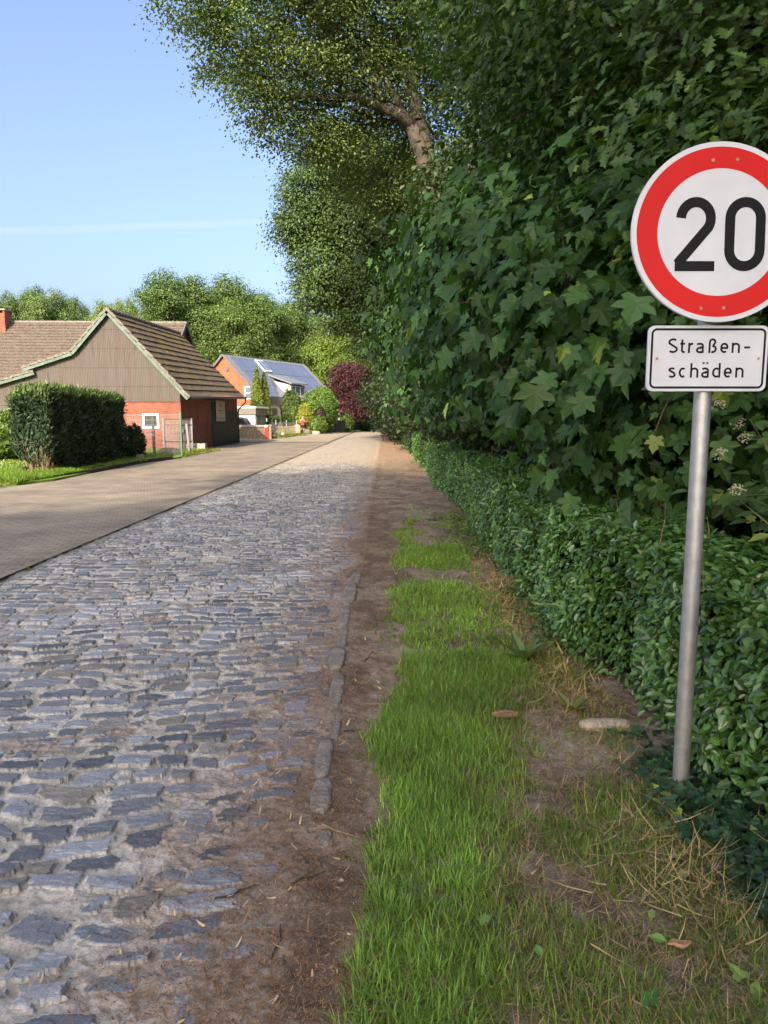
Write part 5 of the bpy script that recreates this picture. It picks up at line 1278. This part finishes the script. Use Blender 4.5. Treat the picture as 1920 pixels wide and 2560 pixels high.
# ivy and low plants at the foot of the hedge around the post
def groundleaves(name, label, cat, n, fn, tmpl, size, colr, seed, loc, up=1.0, young=.03, kind=None, lift=.03):
    rg = np.random.default_rng(seed); x, y = fn(rg, n); z, _ = ground_fn(x, y)
    P = np.stack([x, y, z + lift * rg.random(n) ** .7], -1)
    Nn = np.array((-.15, -.25, up)) + rg.standard_normal((n, 3)) * .45; Tt = rg.standard_normal((n, 3)) * np.array((1, 1, .3))
    root = empty(name, loc, label, cat)
    leaves('foliage', P, Nn, Tt, size * (.5 + .8 * rg.random(n)), tmpl, leafcols(rg, n, colr, .28, .2, young), M['leaf_gloss'], root)
    mm = MB(); q = random.Random(seed)
    for i in range(14):
        j = q.randrange(n); k = q.randrange(n); a = Vector(P[j]); b = Vector(P[k])
        if (a - b).length < .5: mm.tube([a - Vector((0, 0, .01)), a.lerp(b, .5) + Vector((0, 0, .005)), b - Vector((0, 0, .01))], .0025, 4)
    tag(mm.build('stems', M['twig'], root), None, None, None, 'stuff'); return root
groundleaves('ivy', 'dark creeping ivy around the foot of the sign post', 'ivy', 900, lambda r, n: (1.20 + .10 * r.standard_normal(n), 2.42 + .26 * r.standard_normal(n)), 'ivy', .045, (.026, .072, .036), 601, (1.1, 2.4, 0), lift=.06)
groundleaves('ivy', 'ragged ivy trailing at the hedge foot nearest the viewer', 'ivy', 520, lambda r, n: (1.12 + .12 * np.abs(r.standard_normal(n)) - .04, 1.75 + .24 * r.standard_normal(n)), 'ivy', .042, (.024, .060, .034), 602, (1.1, 1.8, 0), lift=.07)
groundleaves('weed_patch', 'small mixed weeds along the hedge foot beyond the dock plant', 'weeds', 700, lambda r, n: (1.08 + .09 * r.standard_normal(n), 4.2 + 1.6 * r.random(n)), 'oval', .036, (.065, .13, .035), 603, (1.05, 5, 0), lift=.10)
groundleaves('weed_patch', 'light green weeds at the hedge foot where the grass ends', 'weeds', 900, lambda r, n: (1.02 + .12 * r.standard_normal(n), 7 + 3.5 * r.random(n)), 'oval', .045, (.09, .16, .03), 604, (1.05, 9, 0), lift=.12)
def rosette(name, label, c, nl, L, wd, seed, colr, tmpl='long', rise=1.0):
    rg = np.random.default_rng(seed); a = np.arange(nl) * 2.4 + rg.random(nl) * .5; d = np.stack([np.cos(a), np.sin(a), np.zeros(nl)], -1)
    z0, _ = ground_fn(np.array([c[0]]), np.array([c[1]])); base = np.array((c[0], c[1], z0[0]))
    root = empty(name, tuple(base), label, 'plant')
    el = rise * (.5 + .6 * rg.random(nl)); Tt = d + np.stack([np.zeros(nl), np.zeros(nl), el], -1); Nn = -d * el[:, None] + np.array((0, 0, 1.0)) + rg.standard_normal((nl, 3)) * .15
    leaves('leaf_rosette', np.repeat(base[None], nl, 0) + d * .015 + np.array((0, 0, .01)), Nn, Tt, L * (.6 + .5 * rg.random(nl)), tmpl, leafcols(rg, nl, colr, .12, .1), M['leaf'], root, wid=L * wd * (.8 + .4 * rg.random(nl)))
    mm = MB(); b = Vector(base); mm.tube([b - Vector((0, 0, .02)), b + Vector((.004, 0, .02)), b + Vector((0, .005, .05))], [.008, .007, .003], 6); mm.build('stem', M['leaf_stem'], root)
M['leaf_stem'] = pmat('leaf_stem', (.16, .20, .07), .2, 20, .7)
c0 = gat(1310, 1640, .05); rosette('dock_plant', 'broad-leaved dock with upright leaves by the hedge foot', (c0.x, c0.y), 11, .19, .75, 611, (.095, .17, .05), 'long', 1.5)
c0 = gat(1420, 1770, .05); rosette('dock_plant', 'yellowing narrow weed beside the flat pale stone', (c0.x + .02, c0.y), 9, .13, .7, 612, (.14, .17, .05), 'long', 1.8)
c0 = gat(1255, 1420, .04); rosette('thistle', 'pale jagged weed by the hedge further along', (c0.x, c0.y), 10, .17, .6, 613, (.11, .17, .06), 'lobed', 1.2)
c0 = gat(1080, 1300, .03); rosette('plantain', 'flat broad-leaved plant at the far end of the grass', (c0.x, c0.y), 9, .09, .9, 614, (.09, .16, .06), 'oval', .4)
c0 = gat(1290, 1930, .03); rosette('plantain', 'small plantain rosette in the thin grass', (c0.x - .1, c0.y + .05), 8, .06, .9, 615, (.07, .15, .04), 'oval', .5)

# elder at the right-hand edge with flower heads
el = empty('elder_shrub', (2.3, 3.0, 0), 'elder bush with pale flower heads at the right edge behind the hedge', 'shrub')
rg = np.random.default_rng(621); ELP = []; m = MB(); q = random.Random(4)
for i in range(17):
    b = Vector((2.15 + q.uniform(-.2, .3), 2.95 + q.uniform(-.3, .7), .3)); e_ = Vector((q.uniform(1.58, 2.6), q.uniform(2.6, 3.7), q.uniform(.85, 1.75)))
    pts = limb_pts(b, e_, q, 5, .1, .2); m.tube(pts, [.012, .010, .008, .006, .004, .002], 5)
    for t in (2, 3, 4, 5): ELP.append((pts[t], (pts[t] - pts[t - 1]).normalized()))
m.build('stems', M['leaf_stem'], el)
P = []; Tt = []; Nn = []
for p, d in ELP:
    for side in range(2):
        ax = (Vector((q.uniform(-1, 1), q.uniform(-1, 1), q.uniform(-.2, .3)))).normalized()
        for k in range(3):
            for sg_ in (-1, 1):
                lat = ax.cross(Vector((0, 0, 1))).normalized() * sg_
                P.append(p + ax * (.05 + .045 * k)); Tt.append(ax * .5 + lat + Vector((0, 0, -.25))); Nn.append(Vector((-.1, -.25, 1)) + Vector((q.gauss(0, .25), q.gauss(0, .25), 0)))
        P.append(p + ax * .19); Tt.append(ax + Vector((0, 0, -.3))); Nn.append(Vector((-.1, -.25, 1)))
P, Tt, Nn = map(np.array, (P, Tt, Nn)); n = len(P)
leaves('foliage', P, Nn, Tt, .10 * (.7 + .6 * rg.random(n)), 'oval', leafcols(rg, n, (.060, .125, .04), .25, .15, .05), M['leaf'], el)
for px, py, Y in ((1803, 1130, 3.1), (1842, 1222, 2.95), (1795, 1010, 3.2), (1845, 1055, 3.3), (1862, 1092, 3.3)):
    c = at(px, py, Y); fp = []
    for i in range(60):
        a = q.random() * 6.28; r_ = math.sqrt(q.random()) * .034; fp.append((c.x + r_ * math.cos(a), c.y + .5 * r_ * math.sin(a), c.z + .62 * r_ * math.sin(a) + .25 * r_ * math.cos(a) - r_ * r_ * 6 + q.uniform(-.005, .005)))
    fp = np.array(fp); n = len(fp)
    leaves('flower_head', fp, np.array((-.1, -.5, 1.0)) + rg.standard_normal((n, 3)) * .4, rg.standard_normal((n, 3)), .009 + .004 * rg.random(n), 'oval', np.tile(np.array((.52, .50, .34)), (n, 1)) * (.8 + .4 * rg.random((n, 1))), M['leaf'], el)
# slack wire and a pale stake behind the hedge
m = MB(); a, b, c = at(1582, 1215, 5.4), at(1722, 1300, 4.4), at(1850, 1350, 3.8); m.tube([a, a.lerp(b, .5) + Vector((0, 0, -.01)), b, b.lerp(c, .5) + Vector((0, 0, -.006)), c], .0022, 5)
tag(m.build('fence_wire', M['wire'], None, tuple(a)), 'thin slack grey wire strung just behind the hedge top', 'wire')
a = at(1578, 1252, 5.4); m = MB(); m.box((a.x, a.y, .45), (.024, .007, .91), (1, 0, .0)); tag(m.build('plant_stake', pmat('stake_plastic', (.48, .66, .45), .08, 8, .5), None, (a.x, a.y, 0)), 'pale green flat stake poking above the hedge', 'stake')
a = at(1645, 1240, 4.9); m = MB(); q = random.Random(9); m.tube([(a.x, a.y, .5), (a.x, a.y, a.z)], .004, 5)
for i in range(26): m.ball((a.x + q.gauss(0, .008), a.y + q.gauss(0, .008), a.z + q.uniform(-.035, .035)), .007, 6, 4)
tag(m.build('dry_seed_head', M['wood'], None, (a.x, a.y, .5)), 'tan dried seed head standing behind the hedge near the post', 'plant')

# ------------------------------------------------------------------ grass, litter, kerb stones and odds and ends on the verge
def gmask(x, y):
    e = fbm(x * 2.6, y * 1.6, 81, 4); f = fbm(x * 7, y * 6, 83, 3)
    lft = np.interp(y, [1.2, 1.6, 2.5, 4, 6, 8, 10, 12], [-.12, -.10, -.05, .03, .07, .14, .26, .45]) + .30 * (e - .5) + .12 * (f - .5)
    rgt = np.interp(y, [1.2, 1.6, 2.5, 3.6, 4.6, 6, 8, 12], [.15, .22, .46, .60, .80, .86, .86, .80]) + .30 * (e - .5)
    mm = ss(lft - .02, lft + .12, x) * ss(rgt + .16, rgt - .14, x)
    bare = ss(.47, .64, fbm(x * 1.7 + 3, y * .95, 86, 3) + .16 * (f - .5)) * (.15 + .85 * ss(4.0, 5.6, y))
    mm = mm * (1 - .96 * bare) * ss(12.3, 9.8, y + 1.5 * (e - .5)) * (.45 + .55 * ss(.35, .6, f))
    return mm
def grass(name, n, y0, y1, x0, x1, L, wd, seed, colr, maskfn, pw=1.0, lean=.75, tuft=7, mat='grass', zfn=None, kind='stuff', lenvar=.7):
    rg = np.random.default_rng(seed); k = n // tuft
    y = y0 + (y1 - y0) * rg.random(k) ** pw; x = x0 + (x1 - x0) * rg.random(k)
    ok = rg.random(k) < maskfn(x, y); x, y = x[ok], y[ok]; k = len(x)
    idx = np.repeat(np.arange(k), tuft); n = len(idx)
    x = x[idx] + rg.standard_normal(n) * .012; y = y[idx] + rg.standard_normal(n) * .012
    z = zfn(x, y) if zfn else ground_fn(x, y)[0]
    P = np.stack([x, y, z - .004], -1); a = rg.random(n) * 6.283
    dr = np.stack([np.cos(a), np.sin(a), np.zeros(n)], -1) + np.array((-.25, .1, 0)); le = lean * np.abs(rg.standard_normal((n, 1)))
    Tt = np.array((0, 0, 1.0)) + dr * le; Nn = -dr + np.array((0, 0, .15)) * le; Nn = np.where(le > .05, dr * -1 + np.array((0, 0, 1.0)) * le, dr)
    g_ = fbm(x * 2.2, y * 2.2, 88, 3); S = L * (.45 + lenvar * rg.random(n)) * (.6 + .8 * g_)
    c = leafcols(rg, n, colr, .24, .38) * (.66 + .7 * fbm(x * 3.5, y * 3.5, 89, 3))[:, None]
    dead = rg.random(n) < .05; c[dead] = np.array((.26, .21, .10))
    o = leaves(name, P, -Nn, Tt, S, 'blade', c, M[mat], None, (0, 0, 0), wid=wd * (.7 + .6 * rg.random(n)))
    return tag(o, None, None, None, kind)
GC = (.185, .345, .085)
grass('grass', 170000, 1.2, 4.2, -.15, 1.15, .064, .0038, 701, GC, gmask)
grass('grass', 140000, 4.2, 12.5, -.2, 1.15, .062, .0075, 702, (.20, .36, .088), gmask, .8)
thin = lambda x, y: ss(.0, .3, x) * ss(1.25, 1.0, x) * ss(.30, .62, fbm(x * 4, y * 4, 92, 3)) * (1 - .9 * np.exp(-(((x - .86) / .16) ** 2 + ((y - 2.98) / .17) ** 2)))
grass('grass', 70000, 1.2, 4.6, .0, 1.2, .055, .0034, 703, (.14, .24, .055), thin, 1, .85, 4)
stray = lambda x, y: ss(.55, .72, fbm(x * 5, y * 4, 93, 3)) * ss(-.25, -.1, x)
grass('grass', 9000, 1.3, 9.0, -.25, .3, .04, .004, 704, (.12, .20, .03), stray, 1.2, .8, 6)
grass('weedy_grass', 9000, 3.5, 40, -3.62, -3.40, .05, .006, 705, (.12, .17, .05), lambda x, y: ss(.5, .66, fbm(x * 3, y * 2.2, 94, 3)), 1.6, .9, 6)
# dry cut straw lying in the thin grass
def straw(n, seed, fn, L, wd, colr, name='dry_grass', lift=.012):
    rg = np.random.default_rng(seed); x, y = fn(rg, n); z = ground_fn(x, y)[0]; a = rg.random(n) * 6.283
    P = np.stack([x, y, z + .003 + lift * rg.random(n)], -1); Tt = np.stack([np.cos(a), np.sin(a), .25 * rg.standard_normal(n)], -1)
    o = leaves(name, P, np.array((0, 0, 1.0)) + rg.standard_normal((n, 3)) * .25, Tt, L * (.4 + rg.random(n)), 'blade', leafcols(rg, n, colr, .35, .2), M['straw'], None, (0, 0, 0), wid=wd * (.6 + .8 * rg.random(n)))
    return tag(o, None, None, None, 'stuff')
straw(12000, 711, lambda r, n: (.30 + .85 * r.random(n), 1.25 + 2.4 * r.random(n) ** 1.2), .055, .0026, (.23, .185, .11))
straw(380, 712, lambda r, n: (.93 + .13 * r.standard_normal(n), 2.1 + .2 * r.standard_normal(n)), .13, .0030, (.30, .25, .14), lift=.05)
straw(900, 713, lambda r, n: (.98 + .10 * r.standard_normal(n), 3.6 + .35 * r.standard_normal(n)), .08, .003, (.34, .27, .13), lift=.02)
straw(1800, 716, lambda r, n: (1.0 + .12 * r.standard_normal(n), 5.6 + .9 * r.standard_normal(n)), .09, .006, (.34, .27, .12), lift=.03)
# brown needle and bud-scale litter on soil and road edge
def lit(r, n):
    y = 1.2 + 12 * r.random(n) ** 2.1; x = np.where(r.random(n) < .7, -.26 + .26 * r.standard_normal(n), -.8 + 1.3 * r.random(n)); return x, y
straw(85000, 714, lit, .0135, .0021, (.24, .145, .082), 'leaf_litter', .006)
straw(700, 717, lambda r, n: (-.9 + 1.4 * r.random(n), 1.25 + 5 * r.random(n) ** 1.4), .03, .006, (.42, .34, .22), 'leaf_litter', .008)
straw(1800, 715, lambda r, n: (-3.4 + 3.0 * r.random(n), 1.3 + 9 * r.random(n) ** 1.5), .016, .0035, (.16, .10, .06), 'leaf_litter', .004)
# lawn on the left
in_l = lambda x, y: ((x < -8.05 - .1 * np.sin(y)) & (y > 14.6 - .52 * (x + 8.3)) & ~((x > X0 + .2) & (x < X1 - .2) & (y > Y0 + .2) & (y < Y1 - .2))).astype(float)
lz = lambda x, y: np.full_like(x, .075)
grass('lawn_grass', 120000, 14.5, 33.5, -17, -8.0, .10, .022, 721, (.15, .26, .045), in_l, 1.0, .5, 5, zfn=lz)
grass('lawn_grass', 24000, 15.5, 19.0, -10.6, -7.9, .16, .014, 722, (.13, .25, .045), in_l, 1.0, .6, 7, zfn=lz)
straw_c = np.random.default_rng(723); n = 420; x = -10.2 - 4 * straw_c.random(n); y = 18.5 + 7 * straw_c.random(n)
o = leaves('clover_flowers', np.stack([x, y, np.full(n, .15)], -1), np.array((0, -.4, 1.0)) + straw_c.standard_normal((n, 3)) * .2, straw_c.standard_normal((n, 3)), .035, 'oval', np.tile(np.array((.6, .58, .5)), (n, 1)), M['straw'], None, (0, 0, 0)); tag(o, None, None, None, 'stuff')
# ragged moss and grass along the house fronts and the kerb of the drive
fz = lambda x, y: np.full_like(x, .03)
grass('verge_grass', 9000, 56.5, 71, -13, -7, .14, .07, 724, (.12, .19, .03), lambda x, y: (x < -7.6 - .0 * y).astype(float), 1, .5, 5, zfn=lambda x, y: np.full_like(x, .06))
grass('verge_grass', 9000, 93, 118, -8, -1, .2, .12, 725, (.12, .19, .03), lambda x, y: np.ones_like(x), 1, .5, 5, zfn=lambda x, y: np.full_like(x, .05))
grass('weedy_grass', 9000, 27, 33.5, -10.5, -7.6, .14, .02, 726, (.15, .19, .04), lambda x, y: .8 * np.ones_like(x), 1, .6, 5, zfn=fz)

# kerb stones, each its own
KP = [(806, 2105, 62, 56), (795, 2000, 60, 96), (815, 1905, 62, 110), (832, 1822, 50, 110), (838, 1735, 46, 100), (845, 1655, 46, 62), (851, 1600, 36, 70), (862, 1545, 40, 55), (875, 1490, 36, 60), (884, 1450, 30, 34)]
LAB = ['small broken kerb stone nearest the viewer at the road edge', 'squat grey kerb stone second from the viewer', 'rough grey kerb stone third from the viewer', 'flat grey kerb stone fourth from the viewer', 'long smooth kerb stone in the middle of the row', 'knobbly kerb stone with a chipped right side', 'narrow kerb stone half sunk in litter', 'kerb stone with a rounded head fourth from the far end', 'taller kerb stone casting a dark edge near the far end', 'farthest visible kerb stone beside the bare soil']
for k, (px, py, wpx, hpx) in enumerate(KP):
    a = gat(px - 0, py + hpx / 2); b = gat(px + 6, py - hpx / 2); c = (a + b) / 2; L = (b - a).length
    w_ = wpx / 1775 * c.y
    z0 = float(ground_fn(np.array([c.x]), np.array([c.y]))[0][0])
    o = rock('kerb_stone', LAB[k], (c.x + .012 * math.sin(k * 2.3), c.y, z0 - .006), (w_ * (.38 + .08 * math.sin(k * 1.7)), L * .46, .013 + .005 * (k % 3)), 40 + k, M['kerb'], 'kerb stone', 'worn kerb stones at the road edge')
fs_ = gat(1520, 1815, .03); rock('flat_stone', 'pale flat sandy stone at the hedge foot', (fs_.x - .01, fs_.y, float(ground_fn(np.array([fs_.x]), np.array([fs_.y]))[0][0]) + .012), (.125, .045, .026), 61, pmat('pale_stone', (.42, .345, .25), .25, 20, .9, 0, .6, 60))
# fir cone, twigs, fallen leaves
cc = gat(1262, 1790, .05); m = MB(); a = Vector((cc.x - .055, cc.y, .06)); q = random.Random(2)
for i in range(14):
    for j in range(7):
        an = j * .9 + i * .45; r_ = .014 * math.sin(math.pi * (.12 + .8 * i / 14)); m.box(a + Vector((i * .0085, r_ * math.cos(an), r_ * math.sin(an))), (.010, .007, .004), (1, .6 * math.cos(an), .6 * math.sin(an)))
tag(m.build('fir_cone', pmat('cone_brown', (.27, .165, .09), .3, 60, .8), None, (cc.x, cc.y, .05)), 'long brown fir cone lying in the grass', 'cone')
TW = [((800, 2075), (905, 2102), 'thin pale twig beside the broken kerb stone'), ((720, 2230), (812, 2190), 'bent brown twig at the lower edge of the road'), ((905, 1660), (935, 1635), 'dark short stick right of the kerb stones'), ((915, 1763), (1010, 1770), 'long thin pale twig running towards the grass'), ((680, 2420), (705, 2330), 'slender curved twig on the sandy patch at the bottom'), ((545, 2250), (640, 2215), 'thin twig lying on the worn stones near the bottom'), ((890, 1995), (912, 2035), 'light broken twig left of the green grass'), ((860, 1835), (905, 1830), 'dark twig between kerb and grass'), ((935, 1545), (945, 1570), 'small black stick near the grass edge')]
for k, (p0, p1, l) in enumerate(TW):
    a, b = gat(*p0), gat(*p1); q = random.Random(k); n = 5; pts = []
    for i in range(n + 1):
        p = a.lerp(b, i / n); z0 = float(ground_fn(np.array([p.x]), np.array([p.y]))[0][0]); pts.append(Vector((p.x + q.gauss(0, .006), p.y + q.gauss(0, .006), max(z0, .0) + .006)))
    m = MB(); m.tube(pts, [.003, .0032, .003, .0026, .002, .0012], 6)
    if k % 2: m.tube([pts[2], pts[2] + Vector((.025, .02, .008))], [.0018, .0008], 4)
    tag(m.build('twig', M['wood'] if k in (0, 3, 6) else M['twig'], None, tuple(a), smooth=True), l, 'twig')
FL = [((1200, 2318), 'lobed', .05, (.20, .33, .10), 'pale green oak leaf lying in the grass'), ((1355, 2395), 'oval', .04, (.16, .28, .07), 'small green leaf left of the curled brown leaf'), ((1665, 2362), 'oval', .05, (.15, .27, .06), 'fresh green round leaf touching the curled brown leaf'), ((1630, 2282), 'oval', .035, (.16, .27, .08), 'small light green leaf above the curled brown leaf'), ((1855, 2452), 'ivy', .05, (.17, .28, .07), 'bright ivy-shaped leaf near the bottom right corner'), ((1890, 2465), 'oval', .05, (.13, .25, .05), 'rounded bright leaf at the bottom right corner'), ((1570, 2040), 'oval', .03, (.30, .36, .08), 'small yellow-green leaf below the bare patch'), ((1720, 2185), 'oval', .05, (.24, .24, .09), 'yellowish leaf under the ivy'), ((1610, 2515), 'oval', .06, (.05, .14, .03), 'dark green leaf at the bottom edge'), ((1075, 1518), 'long', .07, (.20, .30, .16), 'torn pale leaf on the bare soil in the grass'), ((860, 2178), 'oval', .025, (.45, .42, .33), 'small bleached leaf at the edge of the grass'), ((785, 1628), 'lobed', .06, (.30, .29, .20), 'pale withered leaf on the stones left of the kerb')]
for k, (p0, tm, S, cl, l) in enumerate(FL):
    a = gat(*p0, z=.04); z0 = float(ground_fn(np.array([a.x]), np.array([a.y]))[0][0]); rg = np.random.default_rng(800 + k)
    o = leaves('fallen_leaf', np.array([[a.x, a.y, z0 + .028 if a.x > .2 else z0 + .008]]), np.array([[-.1 + rg.normal() * .2, -.35, 1.0]]), np.array([[rg.normal(), rg.normal(), 0]]), S, tm, np.array([cl]), M['leaf'], None, (a.x, a.y, z0)); tag(o, l, 'leaf')
a = gat(1700, 2370, .04); z0 = float(ground_fn(np.array([a.x]), np.array([a.y]))[0][0]); m = MB(); V = []; F = []
for i in range(9):
    for j in range(7):
        th = -2.2 + 4.4 * j / 6; w_ = math.sin(math.pi * (.08 + .84 * i / 8)); V.append((a.x - .035 + .0085 * i, a.y + .011 * w_ * math.sin(th) + .004 * math.sin(i), z0 + .035 - .010 * w_ * math.cos(th)))
for i in range(8):
    for j in range(6): F.append((i * 7 + j, i * 7 + j + 1, (i + 1) * 7 + j + 1, (i + 1) * 7 + j))
m.add(V, F); tag(m.build('fallen_leaf', pmat('curled_leaf', (.34, .19, .11), .3, 60, .7), None, (a.x, a.y, z0), smooth=True), 'curled reddish-brown dry leaf in the thin grass', 'leaf')

# ------------------------------------------------------------------ contrail high over the horizon
ct, t, p = nodes('contrail')
for nn in list(t.nodes):
    if nn.type == 'BSDF_PRINCIPLED': t.nodes.remove(nn)
tr = N(t, 'ShaderNodeBsdfTransparent'); df = N(t, 'ShaderNodeBsdfTranslucent'); df.inputs[0].default_value = (1, 1, 1, 1); d2 = N(t, 'ShaderNodeBsdfDiffuse'); d2.inputs[0].default_value = (.9, .9, .9, 1)
ad = N(t, 'ShaderNodeMixShader'); ad.inputs[0].default_value = .4; mx = N(t, 'ShaderNodeMixShader'); mx.inputs[0].default_value = .035
tc = N(t, 'ShaderNodeTexCoord'); nz = N(t, 'ShaderNodeTexNoise'); nz.inputs['Scale'].default_value = .003; nz.inputs['Detail'].default_value = 5; t.links.new(tc.outputs['Object'], nz.inputs[0])
ml = N(t, 'ShaderNodeMath', operation='MULTIPLY'); ml.inputs[1].default_value = .028; t.links.new(nz.outputs[0], ml.inputs[0]); t.links.new(ml.outputs[0], mx.inputs[0])
t.links.new(d2.outputs[0], ad.inputs[1]); t.links.new(df.outputs[0], ad.inputs[2]); t.links.new(tr.outputs[0], mx.inputs[1]); t.links.new(ad.outputs[0], mx.inputs[2]); t.links.new(mx.outputs[0], t.nodes['Material Output'].inputs[0])
a, b = at(-120, 584, 6000), at(900, 546, 9000); m = MB()
for r_ in (30, 20, 11): m.tube([a.lerp(b, i / 12) + Vector((0, 0, 6 * math.sin(i * 1.7))) for i in range(13)], [r_ * (1 + .4 * i / 12) for i in range(13)], 12, False)
tag(m.build('contrail', ct, None, tuple(a), smooth=True), 'faint white aircraft trail across the pale blue sky', 'contrail')
